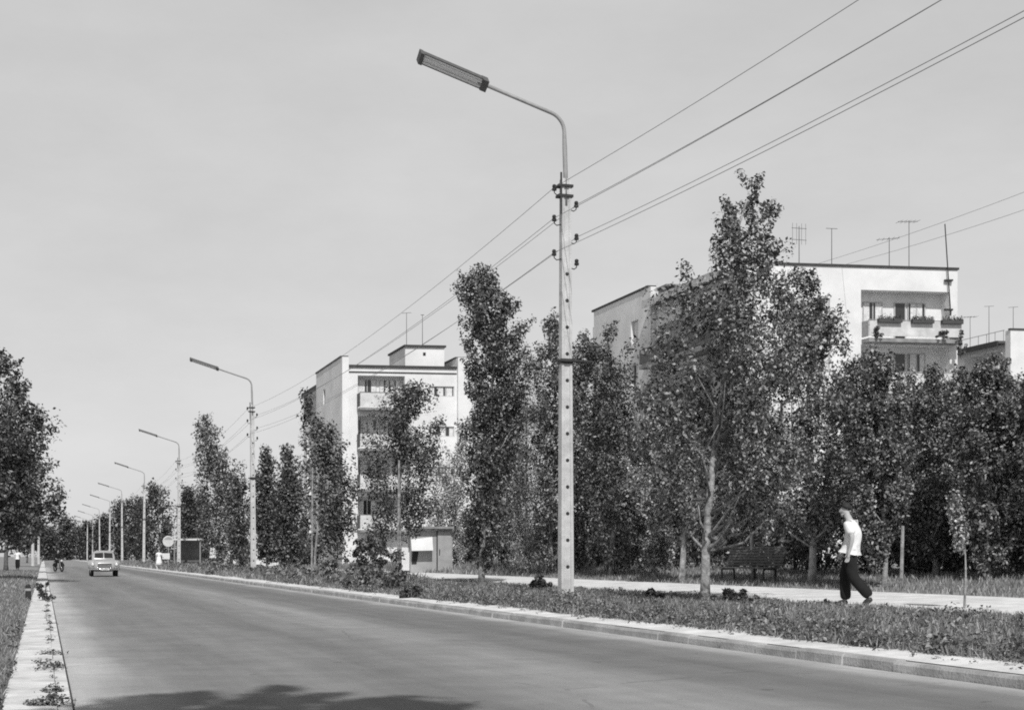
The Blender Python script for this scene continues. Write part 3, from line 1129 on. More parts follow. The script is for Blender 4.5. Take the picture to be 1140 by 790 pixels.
def make_lamp(label):
    r = thing('street_lamp', (0, 0, 0), label, 'street lamp', 'street lamps along the right kerb')
    H = 9.2

    def half(z):
        f = z / H
        return .148 - .047 * f, .12 - .032 * f
    mb = MB()
    # I-shaped section, tapered
    for i in range(8):
        z0, z1 = -.4 + (H + .4) * i / 8, -.4 + (H + .4) * (i + 1) / 8
        if i == 0:
            z0 = -.4
        (a0, b0), (a1, b1) = half(max(0, z0)), half(z1)

        def sec(a, b, z):
            w, g = a * .42, b * .22
            return [(-a, -b, z), (-a + w, -b, z), (-a + w + .012, -b + g, z), (a - w - .012, -b + g, z), (a - w, -b, z), (a, -b, z),
                    (a, b, z), (a - w, b, z), (a - w - .012, b - g, z), (-a + w + .012, b - g, z), (-a + w, b, z), (-a, b, z)]
        s0, s1 = sec(a0, b0, z0), sec(a1, b1, z1)
        n = 12
        fs = [(k, (k + 1) % n, n + (k + 1) % n, n + k) for k in range(n)]
        if i == 0:
            fs.append(tuple(range(n - 1, -1, -1)))
        if i == 7:
            fs.append(tuple(range(n, 2 * n)))
        mb.add(s0 + s1, fs)
    mb.build('pole', M['concrete'], r)
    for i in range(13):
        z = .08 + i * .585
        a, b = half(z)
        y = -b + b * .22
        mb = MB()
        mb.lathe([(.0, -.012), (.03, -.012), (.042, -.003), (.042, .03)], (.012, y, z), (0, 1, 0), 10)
        mb.build('step_hole_shade', M['iron'], r)  # dark disc puts the shade of an open step hole into its colour
    mb = MB()
    mb.tube([(-.26, -.15, 5.18), (.58, -.15, 5.18)], .032, 7)
    mb.box(-.14, .14, -.13, .11, 5.13, 5.235)
    mb.build('cross_bar', M['iron'], r)
    # clamp bands and lamp arm
    mb = MB()
    mb.box(-.19, .15, -.12, .11, 9.01, 9.065)
    mb.box(-.19, .15, -.12, .11, 8.79, 8.845)
    mb.tube([(-.13, -.1, 8.4), (-.13, -.1, 9.32)], .022, 6)
    mb.build('clamp', M['iron'], r)
    mb = MB()
    path = [(0, -.03, 8.6), (0, -.02, 9.3), (-.01, 0, 9.9), (-.02, 0, 10.23)]
    for i in range(1, 8):
        a = math.radians(73) * i / 7
        path.append((-.02 - .42 * (1 - math.cos(a)), 0, 10.23 + .42 * math.sin(a)))
    e = path[-1]
    dx, dz = -math.sin(math.radians(73)), math.cos(math.radians(73))
    ln = 1.76
    path.append((e[0] + dx * ln, 0, e[2] + dz * ln))
    mb.tube(path, [.052] * 3 + [.042] * (len(path) - 3), 9)
    mb.build('arm', M['pipe'], r, smooth=True)
    o = path[-1]
    # luminaire: tray open to the road, two tubes
    def lp(along, side, up):
        side, up = side * .97 + up * .24, up * .97 - side * .24
        return (o[0] + dx * along - dz * up, side, o[2] + dz * along + (-dx) * up)
    mb = MB()
    L_ = 1.36
    mb.box(-.18, L_, -.17, .17, .01, .055, 0, lp)
    mb.box(-.18, L_, -.205, -.172, -.022, .05, 0, lp)
    mb.box(-.18, L_, .172, .205, -.022, .05, 0, lp)
    mb.box(-.2, -.06, -.212, .212, -.05, .057, 0, lp)
    mb.box(L_ - .06, L_ + .02, -.212, .212, -.05, .057, 0, lp)
    ho = mb.build('lamp_housing', M['tray'], r)
    mb = MB()
    mb.box(-.055, L_ - .065, -.168, .168, -.02, .005, 0, lp)
    mb.build('diffuser', M['lens'], ho)
    for sy in (-.08, .08):
        mb = MB()
        mb.tube([lp(-.05, sy, -.042), lp(L_ - .07, sy, -.042)], .017, 7)
        mb.build('lamp_tube', M['headlamp'], ho)
    for side, zs_ in ((-1, (8.93, 8.26, 7.50)), (1, (8.60, 7.88, 7.32))):
        for z in zs_:
            a, b = half(z)
            x = side * (a + .015)
            mb = MB()
            mb.tube([(side * a * .8, 0, z - .06), (x + side * .08, 0, z - .09), (x + side * .135, 0, z - .05), (x + side * .14, 0, z + .02)], .012, 6)
            ins = mb.build('insulator', M['iron'], r)
            mb = MB()
            mb.lathe([(.02, 0), (.05, .0), (.055, .04), (.035, .07), (.05, .09), (.035, .13), (.012, .14)], (x + side * .14, 0, z), (0, 0, 1), 10)
            mb.build('porcelain_cap', M['porcelain'], ins)
    return r


LAMPLAB = ['tall concrete street lamp nearest the camera, its long lamp against open sky',
           'concrete street lamp second from the camera, left of the white middle block',
           'concrete street lamp with curved arm just right of the round stop sign',
           'concrete street lamp at the kerb just left of the pedestrian in white',
           'slim street lamp beyond the pedestrian in white, fifth from the camera',
           'slim far street lamp just right of the oncoming car roof, sixth from the camera',
           'far street lamp rising behind the oncoming car, seventh from the camera',
           'far street lamp rising behind the left half of the car roof, eighth from the camera',
           'far street lamp just left of the oncoming car, ninth from the camera',
           'tiny far street lamp left of the car, tenth from the camera',
           'tiniest street lamp in the row, farthest down the road']
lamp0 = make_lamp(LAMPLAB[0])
lamp_pos = []
for i, (u, Y) in enumerate(zip(PU, PY)):
    p = on_ground(u, Y)
    lamp_pos.append(p)
    if i == 0:
        lamp0.location = p
        lamp0.rotation_euler = (0, math.radians(-.1), TH)
    else:
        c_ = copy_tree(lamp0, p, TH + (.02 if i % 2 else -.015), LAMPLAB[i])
        c_.rotation_euler.y = math.radians((.3, -.4, .2, .5, -.3)[i % 5])
# one more behind the camera carries the near ends of the wires
pb = (lamp_pos[0][0] - 47 * D[0], lamp_pos[0][1] - 47 * D[1], .35)
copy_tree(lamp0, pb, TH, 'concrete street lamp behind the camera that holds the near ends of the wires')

WL = [(-.27, 8.95, 'topmost overhead wire, on the top left insulators of the street lamp poles'),
      (-.27, 8.28, 'overhead wire on the middle left insulators of the street lamp poles'),
      (-.27, 7.52, 'lowest left overhead wire on the third insulators of the street lamp poles'),
      (.27, 8.62, 'overhead wire on the upper right insulators of the street lamp poles'),
      (.27, 7.90, 'overhead wire on the second right insulators of the street lamp poles')]
for xo, z, lb in WL:
    mb = MB()
    pts, rad = [], []
    chain = [pb] + lamp_pos[:8]
    for i in range(len(chain) - 1):
        a, b = chain[i], chain[i + 1]
        for j in range(24 if i < 2 else 12):
            f = j / (24 if i < 2 else 12)
            pts.append((a[0] + (b[0] - a[0]) * f + xo * N[0], a[1] + (b[1] - a[1]) * f + xo * N[1], a[2] + (b[2] - a[2]) * f + z + .05 - 4 * .58 * f * (1 - f)))
            rad.append(.0062)
    mb.tube(pts, rad, 5)
    o = mb.build('overhead_wire', M['wire'], smooth=True)
    tag(o, lb, 'wire', 'overhead wires along the street lamps')

# wires from the roof of the right block to a pole beyond the frame
pole_p = on_ground(1330, 52)
o = thing('utility_pole', pole_p, 'plain wooden utility pole beyond the right edge that carries the roof wires', 'pole')
mb = MB()
mb.tube([(pole_p[0], pole_p[1], .4), (pole_p[0], pole_p[1], 17.2)], [.16, .10], 10)
mb.build('shaft', M['bark'], o)
mb = MB()
mb.box(pole_p[0] - .08, pole_p[0] + .08, pole_p[1] - .7, pole_p[1] + .7, 16.7, 16.84)
mb.build('cross_arm', M['bark_dark'], o)
for (u, v, b_, dy, zz, lb) in ((908, 291, 1.0, .6, 16.9, 'upper thin wire running from the right block roof up to the right edge'),
                               (938, 296, .8, -.6, 15.9, 'lower thin wire running from the right block roof up to the right edge')):
    a = br.p(ar(u), b_, ztop + .12)
    e = (pole_p[0], pole_p[1] + dy, zz)
    mb = MB()
    mb.tube([tuple(a[k] + (e[k] - a[k]) * f - (4 * .25 * f * (1 - f) if k == 2 else 0) for k in range(3)) for f in [i / 16 for i in range(17)]], .009, 5)
    tag(mb.build('roof_wire', M['wire']), lb, 'wire', 'wires from the roof')

# ================================================================== vegetation: street trees
G_STREET = 'young trees in the right hand verge'
G_PATH = 'trees behind the footpath'
tree('large leafy tree with a pale trunk in the verge, right of the nearest street lamp', 787, 26.7,
     [(194, 826, 848), (215, 808, 864), (240, 784, 870), (270, 765, 876), (300, 752, 888), (340, 738, 915), (380, 726, 922), (430, 720, 922), (480, 714, 912), (530, 718, 892), (575, 738, 868), (600, 765, 830)],
     n_clumps=205, per=78, leaf=.105, m='leaf', bark='bark_pale', r0=.092, seed=11, group=G_STREET, limbs=44, clump_k=.20, trunk_top=.93, bare=425)
tree('dense tree directly behind the big verge tree, its crown against the right block', 905, 34.4,
     [(302, 884, 908), (340, 866, 932), (390, 855, 946), (450, 848, 952), (520, 845, 955), (570, 850, 952), (600, 865, 935)],
     n_clumps=150, per=75, leaf=.12, m='leaf', r0=.10, seed=12, group=G_PATH, limbs=30)
tree('tall slim poplar in the verge just right of the grey booth', 535, 43.9,
     [(303, 522, 548), (316, 507, 566), (340, 503, 578), (362, 508, 590), (390, 515, 595), (420, 517, 592), (460, 514, 586), (500, 510, 578), (545, 510, 572), (580, 512, 570), (612, 518, 562), (626, 524, 552)],
     n_clumps=190, per=75, leaf=.13, m='leaf_dark', r0=.10, seed=13, group=G_STREET, limbs=36, clump_k=.24, trunk_top=.9)
tree('pale feathery young tree leaning right beside the slim poplar', 588, 54,
     [(398, 578, 600), (430, 566, 610), (470, 552, 618), (520, 546, 624), (570, 546, 622), (600, 558, 612)],
     n_clumps=120, per=80, leaf=.11, m='leaf_pale', r0=.07, seed=14, group=G_PATH, wide=.35)
tree('low pale leafy young tree behind the grey booth, left of the slim poplar', 512, 72,
     [(492, 503, 520), (520, 484, 526), (560, 474, 530), (598, 480, 530), (618, 490, 524)],
     n_clumps=80, per=70, leaf=.15, m='leaf_pale', r0=.07, seed=15, group=G_PATH, wide=.4)
tree('leafy tree immediately behind the nearest street lamp pole', 614, 52,
     [(350, 606, 620), (380, 594, 638), (430, 586, 650), (500, 583, 656), (560, 585, 652), (605, 592, 645)],
     n_clumps=140, per=72, leaf=.14, m='leaf', r0=.09, seed=16, group=G_PATH)
tree('broad dark tree between the nearest street lamp and the big verge tree', 682, 47,
     [(363, 664, 684), (385, 646, 704), (430, 640, 722), (490, 640, 735), (550, 642, 737), (605, 650, 728)],
     n_clumps=150, per=75, leaf=.13, m='leaf_dark', r0=.09, seed=17, group=G_PATH)
tree('small tree with a straight pale stem left of the big verge tree', 760, 40,
     [(455, 748, 775), (490, 730, 792), (530, 722, 800), (570, 728, 795), (585, 740, 782)],
     n_clumps=80, per=70, leaf=.12, m='leaf', r0=.10, bark='bark_pale', seed=18, group=G_PATH)
tree('dark round young tree with a stake in front of the middle block', 445, 51,
     [(424, 458, 470), (436, 428, 484), (470, 410, 491), (510, 403, 494), (560, 403, 490), (598, 412, 478)],
     n_clumps=130, per=72, leaf=.13, m='leaf_dark', r0=.055, bark='bark_pale', seed=19, group=G_STREET, bare=515)
tree('dark tree at the left corner of the middle block with a narrow upright leader', 350, 66.9,
     [(436, 333, 349), (465, 331, 357), (484, 332, 382), (520, 333, 396), (575, 335, 398), (620, 340, 392)],
     n_clumps=120, per=66, leaf=.16, m='leaf_dark', r0=.06, bark='bark_pale', seed=20, group=G_STREET, bare=520)
tree('narrow dark tree just right of the second street lamp', 297, 81,
     [(503, 291, 303), (524, 284, 309), (570, 281, 315), (618, 283, 314)], 110, 60, .18, 'leaf_dark', 'bark', .08, 21, G_STREET)
tree('narrow dark tree left of the middle block, second right of the second street lamp', 322, 75,
     [(501, 314, 329), (528, 306, 338), (575, 302, 344), (618, 306, 342)], 120, 60, .17, 'leaf_dark', 'bark', .08, 22, G_STREET)
tree('tall tree leaning left between the second and third street lamps', 243, 105,
     [(466, 223, 239), (484, 214, 249), (505, 214, 256), (530, 218, 264), (560, 221, 268), (600, 224, 268), (622, 228, 262)], 110, 60, .21, 'leaf', 'bark', .12, 23, G_STREET)
tree('smaller bushy tree just left of the second street lamp', 265, 96,
     [(516, 257, 272), (542, 248, 281), (580, 247, 284), (622, 250, 283)], 70, 60, .2, 'leaf_dark', 'bark', .09, 24, G_STREET)
tree('leafy tree right above the walking man, under the left end of the top balcony', 985, 31.4,
     [(394, 965, 985), (414, 948, 1000), (450, 938, 1010), (520, 938, 1014), (580, 945, 1008), (608, 955, 998)], 150, 72, .11, 'leaf', 'bark', .07, 25, G_PATH)
tree('leafy tree under the right block balconies, between the walking man and the leaning sapling', 1040, 34,
     [(414, 1028, 1046), (432, 1012, 1064), (455, 1002, 1074), (530, 1000, 1078), (595, 1008, 1070)], 150, 72, .11, 'leaf', 'bark', .08, 26, G_PATH)
tree('leafy tree with a pale upright stem near the right edge, right of the leaning sapling', 1098, 31,
     [(402, 1096, 1118), (425, 1074, 1136), (470, 1066, 1150), (530, 1068, 1152), (575, 1078, 1145)], 150, 72, .11, 'leaf', 'bark_pale', .075, 27, G_PATH)
tree('leafy tree cut by the right edge of the picture', 1170, 30,
     [(412, 1150, 1190), (445, 1132, 1215), (510, 1127, 1225), (590, 1135, 1215)], 130, 70, .11, 'leaf', 'bark', .08, 28, G_PATH)
for i_, (u_, Y_, pr_, mm_, lb_) in enumerate((
    (728, 44, [(425, 722, 740), (450, 708, 752), (490, 700, 762), (540, 700, 765), (590, 708, 755)], 'leaf_pale', 'pale leafed tree filling the gap left of the big verge tree'),
    (560, 62, [(455, 552, 572), (490, 542, 585), (540, 538, 592), (600, 540, 590), (622, 548, 580)], 'leaf', 'mid height leafy tree behind the feathery pale one'),
    (650, 53, [(375, 640, 655), (410, 628, 672), (470, 620, 685), (550, 618, 690), (605, 626, 680)], 'leaf', 'leafy tree filling the gap just right of the nearest lamp pole'),
    (838, 38, [(430, 825, 850), (470, 808, 872), (530, 800, 880), (572, 806, 872)], 'leaf', 'leafy tree above the park bench'),
    (945, 36, [(405, 936, 958), (440, 920, 975), (500, 915, 985), (560, 918, 980), (600, 928, 968)], 'leaf', 'leafy tree just behind the walking man'),
    (1012, 37, [(420, 1003, 1022), (442, 985, 1040), (490, 978, 1045), (560, 982, 1042), (605, 990, 1034)], 'leaf_pale', 'pale leafed tree below the middle of the top balcony'),
    (1070, 36, [(418, 1060, 1082), (442, 1044, 1096), (490, 1040, 1104), (560, 1044, 1102), (600, 1052, 1092)], 'leaf', 'leafy tree behind the leaning sapling, below the distant sloping eaves'),
    (1135, 34, [(422, 1126, 1146), (450, 1108, 1160), (520, 1104, 1165), (590, 1112, 1158)], 'leaf_dark', 'dark leafed tree second from the right edge'))):
    tree(lb_, u_, Y_, pr_, 120, 70, .115 * max(1, Y_ / 40), mm_, 'bark', .07, 200 + i_, G_PATH, limbs=24)
# leaning sapling in front of the path
tree('thin leaning sapling standing at the near edge of the footpath on the right', 1074, 23,
     [(553, 1056, 1064), (570, 1055, 1074), (590, 1058, 1079), (606, 1062, 1078)], 22, 26, .07, 'leaf_pale', 'bark', .022, 29, None, limbs=10)
for (u_, Y_, v0_, lb_) in ((347, 65.2, 520, 'thin pale stake beside the dark tree at the corner of the middle block'), (443, 49.6, 512, 'thin pale stake tied to the young tree in front of the middle block'), (1003, 31.0, 585, 'thin pale stake in the lawn right of the walking man')):
    b_ = on_ground(u_, Y_)
    o = thing('tree_stake', b_, lb_, 'stake', 'stakes beside young trees')
    mb = MB()
    zt_ = HC + (YV - v0_) / F * Y_
    mb.tube([(b_[0], b_[1], b_[2] - .2), (b_[0] + .04, b_[1], zt_)], [.045, .036], 7)
    mb.build('pole', M['bark_pale'], o)
    mb = MB()
    mb.tube([(b_[0] - .02, b_[1] + .0, zt_ - .35), (b_[0] + .16, b_[1] + .3, zt_ - .3)], .02, 5)
    mb.build('tie', M['dark'], o)
# more distant trees on the right
G_FAR = 'distant street trees on the right'
far = [(181, 185, [(541, 166, 182), (555, 152, 192), (580, 147, 199), (606, 148, 198), (622, 155, 192)], 'round far tree behind the pedestrian in white and the stop sign'),
       (209, 150, [(546, 200, 217), (565, 195, 226), (598, 195, 228), (620, 200, 222)], 'far tree behind the bus shelter roof'),
       (152, 230, [(552, 146, 162), (572, 140, 168), (600, 138, 170), (622, 143, 165)], 'far tree just left of the fourth street lamp'),
       (132, 270, [(561, 126, 144), (577, 119, 150), (602, 118, 152), (622, 122, 148)], 'far tree right of the car between two slim street lamps'),
       (114, 330, [(577, 108, 122), (596, 102, 126), (622, 104, 124)], 'far tree directly behind the oncoming car'),
       (97, 400, [(586, 90, 104), (603, 86, 108), (622, 88, 106)], 'far small tree just left of the car, behind the last street lamps'),
       (225, 190, [(552, 218, 234), (575, 212, 240), (604, 212, 242), (622, 218, 238)], 'far pale topped tree right of the third street lamp'),
       (76, 470, [(579, 66, 84), (591, 56, 94), (610, 54, 96), (622, 58, 92)], 'broad dark tree closing the far end of the road, right of the motorcycle'),
       (54, 440, [(590, 46, 60), (604, 40, 66), (622, 42, 62)], 'dark tree at the far end of the road above the motorcycle')]
for i, (u, Y, pr, lb) in enumerate(far):
    tree(lb, u, Y, pr, 80, 46, .22 * Y / 100 * .75 + .05, 'leaf_far', 'bark_dark', .16, 60 + i, G_FAR, limbs=10)
# left row
G_LEFT = 'trees on the left verge'
tree('big dark tree at the left edge of the picture, nearest on the left verge', -8, 65,
     [(388, -24, 8), (402, -40, 18), (425, -60, 26), (450, -72, 38), (478, -78, 60), (520, -82, 66), (560, -80, 64), (592, -72, 50), (606, -60, 30)], 300, 70, .19, 'leaf_dark', 'bark_dark', .17, 41, G_LEFT, limbs=40, clump_k=.17)
tree('dark tree behind the big tree on the left verge', 8, 100,
     [(478, -8, 30), (520, -18, 46), (565, -16, 50), (600, -8, 44)], 120, 60, .24, 'leaf_dark', 'bark_dark', .16, 42, G_LEFT, limbs=20)
tree('third tree on the left verge, its crown low behind the bigger two', 21, 150,
     [(540, 8, 34), (572, 3, 46), (604, 8, 44)], 80, 60, .32, 'leaf_dark', 'bark_dark', .15, 43, G_LEFT, limbs=14)
tree('far small tree on the left verge beyond the pale post', 30, 230,
     [(568, 20, 42), (588, 16, 48), (612, 20, 46)], 70, 50, .45, 'leaf_far', 'bark_dark', .15, 44, G_LEFT, limbs=10)
# a tree beyond the frame whose shade falls on the road
def tree_behind(label, x, y, h, r, seed):
    """a crown behind the photographer, described in metres"""
    k = 40 / F
    b = (x, y, .15)
    rows = [(h, .15, 1.5), (h * .9, .55, 1.5), (h * .75, .9, 1.4), (h * .58, 1.0, 1.1), (h * .42, .85, .6), (h * .32, .5, .2)]
    prof = [((YV - (z - HC) / k), UC + (x + lean - q * r) / k, UC + (x + lean + q * r) / k) for z, q, lean in rows]
    rt = tree(label, 0, 40, prof, 150, 60, .34, 'leaf_dark', 'bark_dark', .2, seed, None, base=b, limbs=20)
    return rt


tree_behind('tall tree behind the photographer that shades the near road', -1.5, -3.4, 16.9, 2.7, 47)

# shrubs behind the path: two loose rows
G_SH = 'dark shrubs behind the footpath'
rg = random.Random(21)
row = [('far behind the slim poplar', 575), ('behind the left side of the nearest street lamp', 604), ('just right of the nearest street lamp foot', 642), ('in the gap left of the broad dark tree stem', 668), ('under the broad dark tree', 700),
       ('left of the straight pale stem', 733), ('between the straight pale stem and the big trunk', 775), ('directly behind the left end of the bench', 812), ('behind the right end of the bench', 850),
       ('right of the bench', 885), ('behind the walking man on his left', 915), ('behind the walking man on his right', 965), ('under the tree right of the walking man', 1005), ('left of the leaning sapling', 1042),
       ('right of the leaning sapling', 1082), ('right of the pale upright stem', 1118), ('at the right edge of the picture', 1150)]
for i, (wh, u) in enumerate(row):
    Y = 20.6 * F / (CO * (u - XV)) + rg.uniform(-.4, .8)
    px = F / Y
    w = rg.uniform(1.7, 2.4) if u > 700 else rg.uniform(2.2, 2.8)
    hh = rg.uniform(1.5, 2.1)
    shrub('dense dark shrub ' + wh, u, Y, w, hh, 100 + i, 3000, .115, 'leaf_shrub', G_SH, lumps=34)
row2 = [('at the right of the slim poplar foot', 566), ('in the back row behind the nearest lamp pole', 625), ('in the back row under the broad dark tree', 685), ('in the back row left of the big trunk', 745), ('in the back row right of the big trunk', 800), ('in the back row behind the bench', 842),
        ('in the back row left of the walking man', 900), ('in the back row right of the walking man', 985), ('in the back row behind the leaning sapling', 1060), ('in the back row near the right edge', 1130)]
for i, (wh, u) in enumerate(row2):
    Y = 23.8 * F / (CO * (u - XV)) + rg.uniform(-.6, .8)
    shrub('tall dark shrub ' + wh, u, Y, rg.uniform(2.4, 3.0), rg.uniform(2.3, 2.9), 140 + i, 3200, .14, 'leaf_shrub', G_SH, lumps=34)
for i, (u, Y, w, h, lb) in enumerate(((222, 134, 3.4, 2.8, 'tall dark shrub right of the bus shelter'), (203, 137, 3.4, 3.0, 'tall dark shrub directly behind the bus shelter'), (240, 140, 3.6, 2.4, 'tall dark shrub behind the white tilted board'),
                                        (270, 122, 3.0, 2.4, 'tall dark shrub left of the white gabled shed'), (318, 108, 3.2, 2.6, 'tall dark shrub right of the white gabled shed'), (345, 100, 3.0, 2.2, 'tall dark shrub under the corner of the middle block'),
                                        (520, 76, 2.6, 1.9, 'tall dark shrub right of the grey booth'), (412, 84, 2.6, 1.7, 'dark shrub at the wall of the middle block, left of the grey booth'))):
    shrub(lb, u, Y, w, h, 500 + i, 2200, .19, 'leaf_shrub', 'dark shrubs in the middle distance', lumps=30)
# bushes in the verge
for (u, v, w, h, m, lb) in ((432, 652, 1.6, 1.2, 'leaf_dark', 'rounded dark bush at the end of the weedy verge left of the grey booth'), (405, 650, 1.5, .8, 'leaf', 'low bush in the verge under the staked dark tree'),
                            (372, 645, 1.8, .8, 'leaf', 'low spreading bush in the verge right of the dark corner tree'), (330, 638, 2.0, .8, 'leaf', 'low bush in the verge left of the dark corner tree'),
                            (602, 657, .7, .38, 'leaf_dark', 'low dark weed clump at the foot of the nearest street lamp'), (458, 657, .8, .3, 'leaf_dark', 'small flat bush by the bare patch of kerb'),
                            (725, 669, .7, .22, 'leaf_dark', 'flat dark weed clump left of the big tree trunk'), (820, 672, .8, .24, 'leaf_dark', 'flat dark weed clump right of the big tree trunk'),
                            (240, 634, 2.0, .9, 'leaf', 'low bush in the verge left of the second street lamp'), (540, 640, 1.0, .9, 'leaf_dark', 'small bush at the foot of the slim poplar')):
    z = .32
    Y = (HC - z) * F / (v - YV)
    shrub(lb, u, Y, w, h, int(u) + 7, 1100, .10 if u > 350 else .14, m, None, 'bush', 'bush', lumps=18)
shrub('dark leafy shrub on the kerb strip at the left side of the road', 55, 1.1 * F / 47, .55, .5, 400, 700, .07, 'leaf_dark', None, 'bush', 'bush', base=ts(.03, 1.1 * F / 47 / CO, .05), lumps=12)

# ================================================================== small things
# bollard on the left
b = ts(-.36, 38.5, ground_z(-.36, 38.5))
o = thing('bollard', b, 'short dark bollard at the grass edge on the left of the road', 'bollard')
mb = MB()
mb.lathe([(.075, -.1), (.07, .36), (.05, .41), (.01, .43)], b, (0, 0, 1), 10)
mb.build('post', M['dark'], o)
mb = MB()
mb.lathe([(.077, .0), (.077, .06)], (b[0], b[1], b[2] + .26), (0, 0, 1), 10)
mb.build('band', M['kerb'], o)
# pale posts far left
for (u, Y, hgt, lb) in ((43, 205, 3.8, 'pale concrete post at the far left of the road'), (36.5, 165, 2.9, 'shorter pale post left of the far concrete post')):
    b = on_ground(u, Y)
    o = thing('concrete_post', b, lb, 'post', 'pale posts at the far left')
    mb = MB()
    mb.tube([(b[0], b[1], b[2] - .2), (b[0], b[1], b[2] + hgt)], [.2, .16], 8)
    mb.build('shaft', M['concrete'], o)
    mb = MB()
    mb.lathe([(.18, 0), (.2, .05), (.1, .14), (.02, .16)], (b[0], b[1], b[2] + hgt), (0, 0, 1), 8)
    mb.build('cap', M['slab'], o)

# bench
bp = on_ground(832, 37.5)
bench = thing('park_bench', (bp[0], bp[1], bp[2]), 'dark slatted park bench facing the footpath right of the big tree trunk', 'bench', rz=TH + math.radians(-62))
bench.scale = (1, 1, .84)
RB = Matrix.Rotation(bench.rotation_euler.z, 4, 'Z')


def part(mb, name, m, par, **k):
    return mb.build(name, m, par, origin=(0, 0, 0), **k)


# local: bench length along x, sits facing -y
W = 1.75
mb = MB()
for i in range(5):
    y = -.24 + i * .105
    mb.box(-W / 2, W / 2, y, y + .075, .43 + .006 * abs(i - 2), .465 + .006 * abs(i - 2))
part(mb, 'seat', M['bench'], bench)
mb = MB()
for i in range(7):
    z0 = .52 + i * .088
    y0 = .30 + i * .030
    mb.hexa([(-W / 2, y0, z0), (W / 2, y0, z0), (W / 2, y0 + .03, z0 - .008), (-W / 2, y0 + .03, z0 - .008),
             (-W / 2, y0 + .022, z0 + .064), (W / 2, y0 + .022, z0 + .064), (W / 2, y0 + .052, z0 + .056), (-W / 2, y0 + .052, z0 + .056)])
part(mb, 'backrest', M['bench'], bench)
for sx in (-.65, .65, 0):
    mb = MB()
    mb.tube([(sx, .56, 1.14), (sx, .32, .45), (sx, .34, -.05)], .028, 6)
    if sx:
        mb.tube([(sx, .32, .42), (sx, -.22, .41), (sx, -.24, -.05)], .028, 6)
    part(mb, 'leg', M['iron'], bench)

# grey booth
kp = on_ground(480, 66)
kx, ky, kz = kp
bo = thing('booth', kp, 'grey boarded booth with an overhanging flat roof beside the footpath', 'booth', rz=math.radians(8))
kk = 66 / F
mb = MB()
mb.box(-.95, .98, 0, 1.7, -.05, 1.95)
part(mb, 'wall', M['kiosk'], bo)
mb = MB()
mb.box(-1.0, 1.02, -.35, 1.85, 1.99, 2.1)
mb.box(.35, .95, -.003, .2, 1.952, 1.988)
part(mb, 'roof', M['slab'], bo)
mb = MB()
mb.box(.30, .92, -.05, -.004, .02, 1.86)
dr = part(mb, 'door', M['kiosk'], bo)
mb = MB()
mb.box(.36, .40, -.09, -.052, .8, 1.05)
part(mb, 'handle', M['iron'], dr)
mb = MB()
mb.box(.245, .297, -.03, -.003, .0, 1.9)
part(mb, 'door_post', M['dark'], bo)
mb = MB()
mb.hexa([(-.93, -.5, .98), (.05, -.5, 1.0), (.05, -.46, 1.0), (-.93, -.46, .98), (-.93, -.05, 1.5), (.05, -.05, 1.62), (.05, -.006, 1.62), (-.93, -.006, 1.5)])
part(mb, 'hatch_flap', M['white'], bo)
mb = MB()
mb.hexa([(-.90, -.03, .38), (-.68, -.03, .38), (-.68, -.004, .38), (-.90, -.004, .38), (-.86, -.03, .96), (-.58, -.03, .96), (-.58, -.004, .96), (-.86, -.004, .96)])
part(mb, 'opening', M['black'], bo)
# white notice board left of the booth
wp = on_ground(450, 66.5)
o = thing('notice_board', wp, 'blank white upright board standing at the left side of the grey booth', 'board', rz=math.radians(20))
mb = MB()
mb.box(-.24, .24, -.03, .03, .12, 1.18)
part(mb, 'panel', M['white'], o)
for sx in (-.2, .2):
    mb = MB()
    mb.box(sx - .03, sx + .03, .032, .08, -.1, 1.2)
    part(mb, 'leg', M['bark'], o)

# white shed left
sp_ = on_ground(297, 116)
o = thing('shed', sp_, 'small white gabled shed with dark openings right of the second street lamp foot', 'shed', rz=math.radians(4))
mb = MB()
w, h = .95, 1.25
mb.add([(-w, 0, 0), (w, 0, 0), (w, 0, h + .9), (.1, 0, h + .55), (-w, 0, h + .3), (-w, 2.2, 0), (w, 2.2, 0), (w, 2.2, h + .9), (.1, 2.2, h + .55), (-w, 2.2, h + .3)],
       [(0, 1, 2, 3, 4), (9, 8, 7, 6, 5), (0, 4, 9, 5), (1, 6, 7, 2)])
part(mb, 'wall', M['white'], o)
mb = MB()
mb.hexa([(-w - .1, -.1, h + .31), (w + .05, -.1, h + .93), (w + .05, 2.3, h + .93), (-w - .1, 2.3, h + .31), (-w - .1, -.1, h + .38), (w + .05, -.1, h + 1.0), (w + .05, 2.3, h + 1.0), (-w - .1, 2.3, h + .38)])
part(mb, 'roof', M['slab'], o)
for x0 in (-.6, -.05):
    mb = MB()
    mb.box(x0, x0 + .36, -.02, -.004, .55, 1.1)
    part(mb, 'window', M['black'], o)
